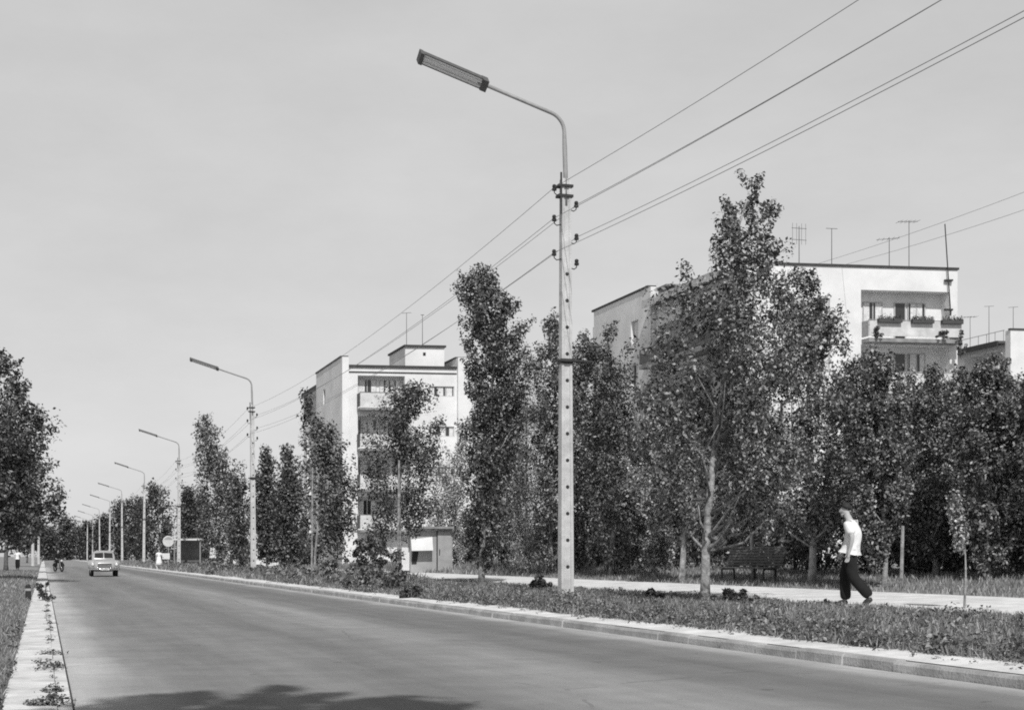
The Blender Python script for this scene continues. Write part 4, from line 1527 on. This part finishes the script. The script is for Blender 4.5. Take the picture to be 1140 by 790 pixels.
# low grey hut with a white sheet
hp = on_ground(252, 127)
o = thing('hut', hp, 'low grey hut with a slanting roof left of the second street lamp', 'hut')
mb = MB()
mb.add([(-.8, 0, 0), (.85, 0, 0), (.85, 0, 1.45), (.1, 0, 1.5), (-.8, 0, .7), (-.8, 2, 0), (.85, 2, 0), (.85, 2, 1.45), (.1, 2, 1.5), (-.8, 2, .7)],
       [(0, 1, 2, 3, 4), (9, 8, 7, 6, 5), (0, 4, 9, 5), (1, 6, 7, 2), (2, 7, 8, 3), (3, 8, 9, 4)])
part(mb, 'wall', M['panel'], o)
mb = MB()
mb.box(.05, .6, -.02, -.004, .05, .6)
part(mb, 'opening', M['black'], o)
hp = on_ground(238, 131)
o = thing('notice_board', hp, 'white tilted board on two posts left of the low grey hut', 'board')
mb = MB()
mb.hexa([(-.4, 0, .75), (.25, 0, .65), (.25, .06, .65), (-.4, .06, .75), (-.3, 0, 1.7), (.35, 0, 1.75), (.35, .06, 1.75), (-.3, .06, 1.7)])
part(mb, 'panel', M['white'], o)
for sx in (-.25, .2):
    mb = MB()
    mb.box(sx - .04, sx + .04, .063, .13, -.1, 1.6)
    part(mb, 'leg', M['bark'], o)

# bus shelter beside the third street lamp
sx_, sy_, sz_ = on_ground(209, 128)
o = thing('bus_shelter', (sx_, sy_, sz_), 'open bus shelter with a flat roof and dark boarded back by the third street lamp', 'shelter', rz=math.radians(6))
mb = MB()
mb.box(-1.3, 1.3, -.8, 1.1, 2.35, 2.5)
part(mb, 'roof', M['panel'], o)
mb = MB()
mb.box(-1.1, 1.1, .9, .98, .05, 2.34)
part(mb, 'back_wall', M['panel_dark'], o)
for px in (-1.1, 1.15):
    mb = MB()
    mb.tube([(px, -.6, -.1), (px, -.6, 2.36)], .05, 7)
    part(mb, 'post', M['pipe'], o)
mb = MB()
mb.box(-.9, .9, .5, .86, .42, .47)
part(mb, 'seat', M['bench'], o)
# stop sign
q = ts(9.75, 0)
Ys = 121.0
sgx, sgy, sgz = on_ground(187.5, Ys)
o = thing('stop_sign', (sgx, sgy, sgz), 'round pale stop sign on a post with a white board under it', 'sign')
mb = MB()
mb.tube([(0, 0, -.1), (0, 0, 1.9)], .04, 7)
part(mb, 'post', M['pipe'], o)
mb = MB()
mb.lathe([(.45, -.02), (.47, 0), (.45, .02)], (0, -.06, 2.25), (0, 1, 0), 28)
dsk = part(mb, 'disc', M['panel'], o)
mb = MB()
ring = [(.38 * math.cos(a), -.083, 2.25 + .38 * math.sin(a)) for a in np.linspace(math.radians(20), math.radians(160), 16)]
mb.add(ring, [tuple(range(len(ring) - 1, -1, -1))])
part(mb, 'upper_field', M['kiosk'], dsk)
mb = MB()
mb.box(-.5, .12, -.07, -.042, .75, 1.25)
part(mb, 'board', M['white'], o)


# ================================================================== people
def skin_mesh(name, verts, edges, radii, m, parent, root=0, sub=2):
    me = bpy.data.meshes.new(name + '_cage')
    me.from_pydata(verts, edges, [])
    o = bpy.data.objects.new(name + '_cage', me)
    COL.objects.link(o)
    sk = o.modifiers.new('skin', 'SKIN')
    sk.branch_smoothing = .4
    sk.use_smooth_shade = True
    if not me.skin_vertices:
        bpy.context.view_layer.objects.active = o
    for i, r in enumerate(radii):
        d = me.skin_vertices[0].data[i]
        d.radius = r if isinstance(r, tuple) else (r, r)
        d.use_root = (i == root)
    ss_ = o.modifiers.new('sub', 'SUBSURF')
    ss_.levels = sub
    ss_.render_levels = sub
    dg = bpy.context.evaluated_depsgraph_get()
    dg.update()
    res = bpy.data.meshes.new_from_object(o.evaluated_get(dg))
    res.name = name
    bpy.data.objects.remove(o)
    bpy.data.meshes.remove(me)
    res.materials.clear()
    res.materials.append(m)
    ob = bpy.data.objects.new(name, res)
    COL.objects.link(ob)
    if parent is not None:
        ob.parent = parent
    return ob


def person(label, loc, rz, J, top, legs_m, top_m, skirt=None, sleeves='short', scale=1.0, hand_open=True, group=None, category='person'):
    """J: joint positions, x forward, y left, z up. Joints: hip, chest, neck, head, sh/el/wr/ha _l/_r, hj/kn/an/to _l/_r"""
    V, E, R = [], [], []
    ids = {}

    def add(nm, p, r, link=None):
        ids[nm] = len(V)
        V.append(tuple(p))
        R.append(r)
        if link:
            E.append((ids[link], ids[nm]))
    lerp = lambda a, b, f: tuple(x + (y - x) * f for x, y in zip(a, b))
    add('hip', J['hip'], (.13, .10))
    add('belly', lerp(J['hip'], J['chest'], .45), (.125, .095), 'hip')
    add('chest', J['chest'], (.15, .105), 'belly')
    add('upchest', lerp(J['chest'], J['neck'], .62), (.10, .085), 'chest')
    add('neck', J['neck'], .055, 'upchest')
    h = J['head']
    add('jaw', lerp(J['neck'], h, .5), .062, 'neck')
    fx = J.get('face', (1, 0, -.1))
    add('skull', h, (.082, .095), 'jaw')
    add('crown', (h[0] - .012, h[1], h[2] + .075), (.066, .076), 'skull')
    add('chin', (h[0] + fx[0] * .075, h[1] + fx[1] * .075, h[2] - .075), .030, 'jaw')
    add('nose', (h[0] + fx[0] * .112, h[1] + fx[1] * .112, h[2] - .018), .013, 'skull')
    for sd in ('l', 'r'):
        sg = 1 if sd == 'l' else -1
        add('sh' + sd, J['sh_' + sd], .062, 'upchest')
        add('el' + sd, J['el_' + sd], .043, 'sh' + sd)
        add('wr' + sd, J['wr_' + sd], .028, 'el' + sd)
        wv = Vector(J['wr_' + sd]) - Vector(J['el_' + sd])
        wv.normalize()
        w_ = Vector(J['wr_' + sd])
        palm = w_ + wv * .08
        add('pa' + sd, palm, (.036, .018), 'wr' + sd)
        side = Vector((1, 0, 0)) - wv * wv.x
        side = side.normalized() if side.length > .1 else Vector((0, 1, 0))
        curl = wv.cross(side)
        for k, (off, ln) in enumerate(((-.028, .058), (-.009, .072), (.010, .076), (.028, .068))):
            b0 = palm + side * off + wv * .02
            b1 = b0 + wv * ln * .55 - curl * .008 * sg
            b2 = b1 + wv * ln * .45 - curl * .025 * sg
            add('f%s%d0' % (sd, k), b0, .0085, 'pa' + sd)
            add('f%s%d1' % (sd, k), b1, .0085, 'f%s%d0' % (sd, k))
            add('f%s%d2' % (sd, k), b2, .007, 'f%s%d1' % (sd, k))
        tb = w_ + wv * .045 + side * .035
        add('th%s0' % sd, tb, .011, 'wr' + sd)
        add('th%s1' % sd, tb + wv * .05 + side * .022, .009, 'th%s0' % sd)
        add('hj' + sd, J['hj_' + sd], .088, 'hip')
        add('kn' + sd, J['kn_' + sd], .058, 'hj' + sd)
        add('ca' + sd, lerp(J['kn_' + sd], J['an_' + sd], .3), .056, 'kn' + sd)
        add('an' + sd, J['an_' + sd], .034, 'ca' + sd)
        add('to' + sd, J['to_' + sd], (.026, .018), 'an' + sd)
    body = skin_mesh('person', V, E, R, M['skin'], None)
    body.location = loc
    body.rotation_euler = (0, 0, rz)
    body.scale = (scale,) * 3
    tag(body, label, category, group)
    # top
    V, E, R = [], [], []
    ids.clear()
    add('belly', lerp(J['hip'], J['chest'], .34), (.165, .150))
    add('waist', lerp(J['hip'], J['chest'], .12), (.138, .125), 'belly')
    add('chest', J['chest'], (.20, .165), 'belly')
    add('upchest', lerp(J['chest'], J['neck'], .62), (.150, .125), 'chest')
    add('collar', lerp(J['chest'], J['neck'], .90), .072, 'upchest')
    fs = .72 if sleeves == 'short' else 1.0
    for sd in ('l', 'r'):
        add('sh' + sd, J['sh_' + sd], .092, 'upchest')
        if sleeves == 'short':
            add('el' + sd, lerp(J['sh_' + sd], J['el_' + sd], .84), .082, 'sh' + sd)
        else:
            add('el' + sd, J['el_' + sd], .058, 'sh' + sd)
            add('wr' + sd, lerp(J['el_' + sd], J['wr_' + sd], .95), .042, 'el' + sd)
    skin_mesh(top, V, E, R, top_m, body)
    if skirt:
        mb = MB()
        c = J['hip']
        mb.lathe([(.15, .14), (.19, -.05), (.25, -.3), (.29, -.52), (.27, -.525), (.16, .1)], c, (0, 0, 1), 18)
        mb.build('skirt', skirt, body, origin=(0, 0, 0), smooth=True)
    else:
        V, E, R = [], [], []
        ids.clear()
        add('hip', J['hip'], (.195, .18))
        add('belt', lerp(J['hip'], J['chest'], .2), (.142, .112), 'hip')
        for sd in ('l', 'r'):
            add('hj' + sd, J['hj_' + sd], .135, 'hip')
            add('kn' + sd, J['kn_' + sd], .100, 'hj' + sd)
            add('an' + sd, lerp(J['kn_' + sd], J['an_' + sd], 1.02), .100, 'kn' + sd)
        skin_mesh('trousers', V, E, R, legs_m, body)
    for sd in ('l', 'r'):
        a, t = Vector(J['an_' + sd]), Vector(J['to_' + sd])
        d = (t - a)
        heel = a - Vector((d.x, d.y, 0)) * .35 + Vector((0, 0, -.045 if abs(d.z) < .09 else -.02))
        skin_mesh('shoe', [tuple(heel), tuple(a.lerp(t, .45) + Vector((0, 0, -.012))), tuple(t + d * .18)], [(0, 1), (1, 2)], [(.062, .055), (.066, .056), (.058, .04)], M['shoe'], body, sub=1)
    # hair cap
    mb = MB()
    hc = Vector(h) + Vector((-.022, 0, .050))
    prof = []
    for i in range(8):
        a = math.radians(2 + 88 * i / 7)
        prof.append((.088 * math.cos(a), .086 * math.sin(a)))
    mb.lathe(prof, hc, Vector((-.38, 0, 1)), 16)
    mb.build('hair', M['hair'], body, origin=(0, 0, 0), smooth=True)
    return body


# the walking man
Jw = dict(hip=(0, 0, .93), chest=(-.06, 0, 1.22), neck=(.03, 0, 1.46), head=(.10, 0, 1.60), face=(.95, .15, -.28),
          sh_l=(-.02, .185, 1.40), el_l=(-.12, .235, 1.13), wr_l=(-.07, .25, .89), sh_r=(.03, -.185, 1.40), el_r=(.06, -.23, 1.12), wr_r=(.20, -.21, .92),
          hj_l=(-.01, .09, .88), kn_l=(-.08, .10, .47), an_l=(-.38, .10, .15), to_l=(-.27, .10, .03),
          hj_r=(.03, -.09, .88), kn_r=(.14, -.09, .48), an_r=(.12, -.09, .085), to_r=(.26, -.09, .03))
mp_ = ((947 - UC) / F * 25.0, 25.0)
tz = to_ts(*mp_)
person('man in a white short sleeved shirt and black trousers walking along the footpath', (mp_[0], mp_[1], ground_z(*tz) + .005), math.radians(146), Jw, 'shirt', M['trousers'], M['shirt'], scale=1.03)

Js = dict(hip=(0, 0, .90), chest=(0, 0, 1.18), neck=(0, 0, 1.42), head=(.02, 0, 1.56), sh_l=(0, .165, 1.36), el_l=(.02, .24, 1.12), wr_l=(.18, .30, 1.02), sh_r=(0, -.165, 1.36),
          el_r=(-.03, -.22, 1.10), wr_r=(.04, -.24, .88), hj_l=(0, .085, .86), kn_l=(.08, .085, .46), an_l=(.10, .085, .08), to_l=(.22, .085, .03), hj_r=(0, -.085, .86), kn_r=(.0, -.085, .46),
          an_r=(-.16, -.085, .1), to_r=(-.05, -.085, .03))
pw = on_ground(177, 120)
person('pedestrian in a white blouse and white skirt standing by the stop sign', (pw[0], pw[1], pw[2]), math.radians(-70), Js, 'blouse', None, M['shirt'], skirt=M['shirt'])
pw = on_ground(19.5, 118)
person('person in a white shirt and dark trousers on the left verge under the trees', pw, math.radians(-80), Js, 'shirt', M['trousers'], M['shirt'])

# ---- motorcycle and rider coming towards us on the left side
Ym = 112.0
mx_, my_ = (65 - UC) / F * Ym, Ym
moto = thing('motorcycle', (mx_, my_, .004), 'dark motorcycle coming down the left side of the road', 'motorcycle', rz=TH - math.pi / 2 + .38)
for x, nm in ((.68, 'front'), (-.62, 'rear')):
    mb = MB()
    tor = []
    n, k = 24, 8
    vs, fs = [], []
    for i in range(n):
        a = 2 * math.pi * i / n
        for j in range(k):
            b_ = 2 * math.pi * j / k
            rr = .27 + .055 * math.cos(b_)
            vs.append((x + rr * math.cos(a), .055 * math.sin(b_), .325 + rr * math.sin(a)))
    for i in range(n):
        for j in range(k):
            fs.append((i * k + j, ((i + 1) % n) * k + j, ((i + 1) % n) * k + (j + 1) % k, i * k + (j + 1) % k))
    mb.add(vs, fs)
    wh = part(mb, 'wheel', M['rubber'], moto, smooth=True)
    mb = MB()
    mb.lathe([(.06, -.06), (.06, .06)], (x, 0, .325), (0, 1, 0), 10)
    for i in range(10):
        a = math.pi * 2 * i / 10
        mb.tube([(x, 0, .325), (x + .23 * math.cos(a), 0, .325 + .23 * math.sin(a))], .006, 4)
    part(mb, 'rim', M['chrome'], wh)
    mb = MB()
    for i in range(9):
        a0, a1 = math.radians(20 + 140 * i / 9), math.radians(20 + 140 * (i + 1) / 9)
        r1 = .37
        mb.quad((x + r1 * math.cos(a0), -.08, .325 + r1 * math.sin(a0)), (x + r1 * math.cos(a1), -.08, .325 + r1 * math.sin(a1)), (x + r1 * math.cos(a1), .08, .325 + r1 * math.sin(a1)), (x + r1 * math.cos(a0), .08, .325 + r1 * math.sin(a0)))
    part(mb, 'mudguard', M['black'], moto)
mb = MB()
for sy in (-.09, .09):
    mb.tube([(.68, sy, .325), (.44, sy, .92)], .024, 6)
part(mb, 'fork', M['pipe'], moto)
mb = MB()
mb.tube([(.40, -.36, 1.0), (.46, -.16, .98), (.46, .16, .98), (.40, .36, 1.0)], .016, 6)
part(mb, 'handlebar', M['chrome'], moto)
mb = MB()
mb.lathe([(.03, -.1), (.08, -.04), (.095, .05), (.09, .065)], (.56, 0, .86), (1, 0, 0), 14)
hl = part(mb, 'headlight', M['black'], moto, smooth=True)
mb = MB()
mb.lathe([(.088, .0), (.05, .02), (.01, .026)], (.628, 0, .86), (1, 0, 0), 14)
part(mb, 'lens', M['headlamp'], hl)
mb = MB()
mb.lathe([(.04, -.28), (.12, -.2), (.15, 0), (.13, .2), (.05, .27)], (.14, 0, .80), (1, 0, -.05), 12)
part(mb, 'fuel_tank', M['black'], moto, smooth=True)
mb = MB()
mb.box(-.18, .25, -.15, .15, .3, .62)
mb.tube([(.2, .17, .45), (-.1, .2, .28), (-.8, .2, .3)], .035, 7)
part(mb, 'engine', M['pipe'], moto)
mb = MB()
mb.tube([(.42, 0, .9), (.25, 0, .3), (-.2, 0, .28), (-.62, 0, .325), (-.25, 0, .7), (.42, 0, .85)], .025, 6)
part(mb, 'frame', M['black'], moto)
mb = MB()
mb.box(-.62, -.1, -.14, .14, .74, .84)
part(mb, 'saddle', M['dark'], moto, bevel=.03)
Jr = dict(hip=(-.28, 0, .93), chest=(-.16, 0, 1.22), neck=(-.08, 0, 1.46), head=(-.03, 0, 1.61), sh_l=(-.1, .185, 1.4), el_l=(.1, .36, 1.16), wr_l=(.37, .35, 1.03), sh_r=(-.1, -.185, 1.4),
          el_r=(.1, -.36, 1.16), wr_r=(.37, -.35, 1.03), hj_l=(-.24, .11, .88), kn_l=(.18, .22, .76), an_l=(-.02, .23, .36), to_l=(.12, .24, .31), hj_r=(-.24, -.11, .88), kn_r=(.18, -.22, .76),
          an_r=(-.02, -.23, .36), to_r=(.12, -.24, .31))
person('rider in dark clothes sitting on the oncoming motorcycle', (mx_, my_, .004), TH - math.pi / 2 + .38, Jr, 'jacket', M['trousers'], M['trousers'], sleeves='long')

# ---- oncoming car: rounded fifties saloon
Yc = 87.5
car = thing('car', ((115 - UC) / F * Yc, Yc, .004), 'pale rounded old saloon car driving towards the camera near the middle of the road', 'car', rz=TH - math.pi / 2)


def loft(mb, secs, n=20, mi=0):
    """secs rows: x, halfwidth, z0, z1, squareness"""
    vs, fs = [], []
    for x, hw, z0, z1, e in secs:
        for k in range(n):
            a = 2 * math.pi * k / n
            c, s_ = math.cos(a), math.sin(a)
            y = hw * math.copysign(abs(c) ** e, c)
            z = (z0 + z1) / 2 + (z1 - z0) / 2 * math.copysign(abs(s_) ** e, s_)
            vs.append((x, y, z))
    for i in range(len(secs) - 1):
        for k in range(n):
            fs.append((i * n + k, i * n + (k + 1) % n, (i + 1) * n + (k + 1) % n, (i + 1) * n + k))
    fs.append(tuple(range(n - 1, -1, -1)))
    fs.append(tuple(range((len(secs) - 1) * n, len(secs) * n)))
    mb.add(vs, fs, mi)


mb = MB()
loft(mb, [(2.18, .46, .40, .80, .6), (2.1, .60, .34, .90, .55), (1.8, .66, .30, .98, .5), (1.2, .74, .28, 1.02, .5), (.6, .80, .28, 1.04, .45), (-.4, .82, .28, 1.02, .45), (-1.2, .80, .3, 1.0, .5), (-1.8, .72, .34, .92, .55), (-2.2, .5, .4, .75, .6)])
body = part(mb, 'body', M['car'], car, smooth=True)
mb = MB()
loft(mb, [(.62, .66, .9, 1.08, .6), (.35, .66, .9, 1.38, .6), (.05, .65, .9, 1.53, .62), (-.5, .64, .9, 1.56, .62), (-1.0, .62, .9, 1.48, .62), (-1.5, .55, .9, 1.15, .65)])
part(mb, 'cabin', M['car'], car, smooth=True)
for sy in (-1, 1):
    for x0, x1, lab in ((2.12, .75, 'front'), (-.9, -2.1, 'rear')):
        mb = MB()
        lx_ = x0 - x1
        secs = [(x0, .11, .52, .84, .8), (x0 - .08 * lx_, .17, .42, .94, .7), (x0 - .3 * lx_, .2, .40, .97, .65), (x0 - .7 * lx_, .17, .40, .92, .7), (x1, .06, .45, .75, .8)]
        o2 = MB()
        loft(o2, secs, 14)
        o2.v = [(a, b + sy * .68, c) for a, b, c in o2.v]
        part(o2, 'fender', M['car'], car, smooth=True)
    mb = MB()
    mb.lathe([(.11, -.03), (.115, .03), (.10, .05)], (2.1, sy * .68, .72), (1, 0, 0), 16)
    hl = part(mb, 'headlight', M['chrome'], car, smooth=True)
    mb = MB()
    mb.lathe([(.096, 0), (.07, .025), (.01, .035)], (2.152, sy * .68, .72), (1, 0, 0), 16)
    part(mb, 'lens', M['headlamp'], hl, smooth=True)
    for x in (1.42, -1.4):
        mb = MB()
        mb.lathe([(.20, -.085), (.31, -.085), (.335, -.05), (.335, .05), (.31, .085), (.20, .085)], (x, sy * .70, .335), (0, 1, 0), 20)
        wh = part(mb, 'wheel', M['rubber'], car, smooth=True)
        mb = MB()
        mb.lathe([(.2, -.07), (.2, .07), (.12, .1), (.02, .11)] if sy > 0 else [(.02, -.11), (.12, -.1), (.2, -.07), (.2, .07)], (x, sy * .70, .335), (0, 1, 0), 16)
        part(mb, 'rim', M['chrome'], wh, smooth=True)
    # split windscreen halves
    mb = MB()
    y0, y1 = (.03 * sy, .53 * sy)
    mb.add([(.60, y0, 1.09), (.575, y1, 1.10), (.315, y1 * .96, 1.37), (.335, y0, 1.405)], [(0, 1, 2, 3) if sy < 0 else (3, 2, 1, 0)])
    mb.v = [(a + .055, b, c + .025) for a, b, c in mb.v]
    part(mb, 'windscreen', M['glass'], car)
mb = MB()
for i in range(5):
    z = .50 + i * .055
    mb.box(2.13 - i * .004, 2.205 - i * .006, -.44 + i * .01, .44 - i * .01, z, z + .028)
gr = part(mb, 'grille', M['chrome'], car)
mb = MB()
mb.box(2.12, 2.186, -.40, .40, .495, .76)
part(mb, 'grille_back', M['black'], gr)
mb = MB()
mb.tube([(2.12, -.86, .44), (2.26, -.62, .44), (2.3, 0, .44), (2.26, .62, .44), (2.12, .86, .44)], .06, 8)
for sy in (-.35, .35):
    mb.box(2.27, 2.36, sy - .03, sy + .03, .36, .58)
part(mb, 'bumper', M['chrome'], car, smooth=True)
mb = MB()
mb.box(2.33, 2.345, -.26, .26, .385, .495)
part(mb, 'number_plate', M['white'], car)

# ================================================================== sky, sun, camera
AZ, EL = math.radians(8.0), math.radians(46.0)     # sun behind the camera, slightly to the right
wd = bpy.data.worlds.new('World')
SC.world = wd
wd.use_nodes = True
nt = wd.node_tree
bg = nt.nodes['Background']
sk = nt.nodes.new('ShaderNodeTexSky')
sk.sky_type = 'NISHITA'
sk.sun_disc = False
sk.sun_elevation = EL
sk.sun_rotation = math.pi - AZ
sk.air_density = 1.0
sk.dust_density = 1.0
bw = nt.nodes.new('ShaderNodeRGBToBW')
nt.links.new(sk.outputs[0], bw.inputs[0])
pw_ = nt.nodes.new('ShaderNodeMath')
pw_.operation = 'POWER'
pw_.inputs[1].default_value = .22
nt.links.new(bw.outputs[0], pw_.inputs[0])
ml = nt.nodes.new('ShaderNodeMath')
ml.operation = 'MULTIPLY'
ml.inputs[1].default_value = 4.75
nt.links.new(pw_.outputs[0], ml.inputs[0])
tcw = nt.nodes.new('ShaderNodeTexCoord')
spw = nt.nodes.new('ShaderNodeSeparateXYZ')
nt.links.new(tcw.outputs['Generated'], spw.inputs[0])
mr_ = nt.nodes.new('ShaderNodeMapRange')
mr_.inputs['From Min'].default_value = .40
mr_.inputs['From Max'].default_value = .80
mr_.inputs['To Min'].default_value = 1.0
mr_.inputs['To Max'].default_value = .22
nt.links.new(spw.outputs['Z'], mr_.inputs['Value'])
m2 = nt.nodes.new('ShaderNodeMath')
m2.operation = 'MULTIPLY'
nt.links.new(ml.outputs[0], m2.inputs[0])
nt.links.new(mr_.outputs['Result'], m2.inputs[1])
cl = nt.nodes.new('ShaderNodeTexNoise')
cl.inputs['Scale'].default_value = 5.0
cl.inputs['Detail'].default_value = 7
cl.inputs['Roughness'].default_value = .62
mpw = nt.nodes.new('ShaderNodeMapping')
mpw.inputs['Scale'].default_value = (1, 1, 2.6)
nt.links.new(tcw.outputs['Generated'], mpw.inputs['Vector'])
nt.links.new(mpw.outputs[0], cl.inputs['Vector'])
mrc = nt.nodes.new('ShaderNodeMapRange')
mrc.inputs['From Min'].default_value = .25
mrc.inputs['From Max'].default_value = .75
mrc.inputs['To Min'].default_value = .93
mrc.inputs['To Max'].default_value = 1.07
nt.links.new(cl.outputs['Fac'], mrc.inputs['Value'])
m3 = nt.nodes.new('ShaderNodeMath')
m3.operation = 'MULTIPLY'
nt.links.new(m2.outputs[0], m3.inputs[0])
nt.links.new(mrc.outputs['Result'], m3.inputs[1])
nt.links.new(m3.outputs[0], bg.inputs['Color'])
bg.inputs['Strength'].default_value = .10
sd_ = bpy.data.lights.new('sun', 'SUN')
sd_.energy = 3.6
sd_.angle = math.radians(.5)
sd_.color = (1, .995, .985)
so = bpy.data.objects.new('sun', sd_)
COL.objects.link(so)
dirv = Vector((-math.sin(AZ) * math.cos(EL), math.cos(AZ) * math.cos(EL), -math.sin(EL)))
so.rotation_euler = dirv.to_track_quat('-Z', 'Y').to_euler()

cam = bpy.data.cameras.new('camera')
cam.sensor_fit = 'HORIZONTAL'
cam.sensor_width = 36
cam.lens = 36 * F / 1140
cam.shift_y = (YV - 395) / 1140
cam.clip_end = 6000
co = bpy.data.objects.new('camera', cam)
COL.objects.link(co)
co.location = (0, 0, HC)
co.rotation_euler = (math.radians(90), 0, 0)
SC.camera = co
SC.view_settings.view_transform = 'Standard'
SC.view_settings.look = 'None'
SC.view_settings.exposure = 0.0
SC.view_settings.gamma = 1.0
SC.cycles.filter_width = 1.9
SC.cycles.max_bounces = 6
SC.cycles.use_denoising = False
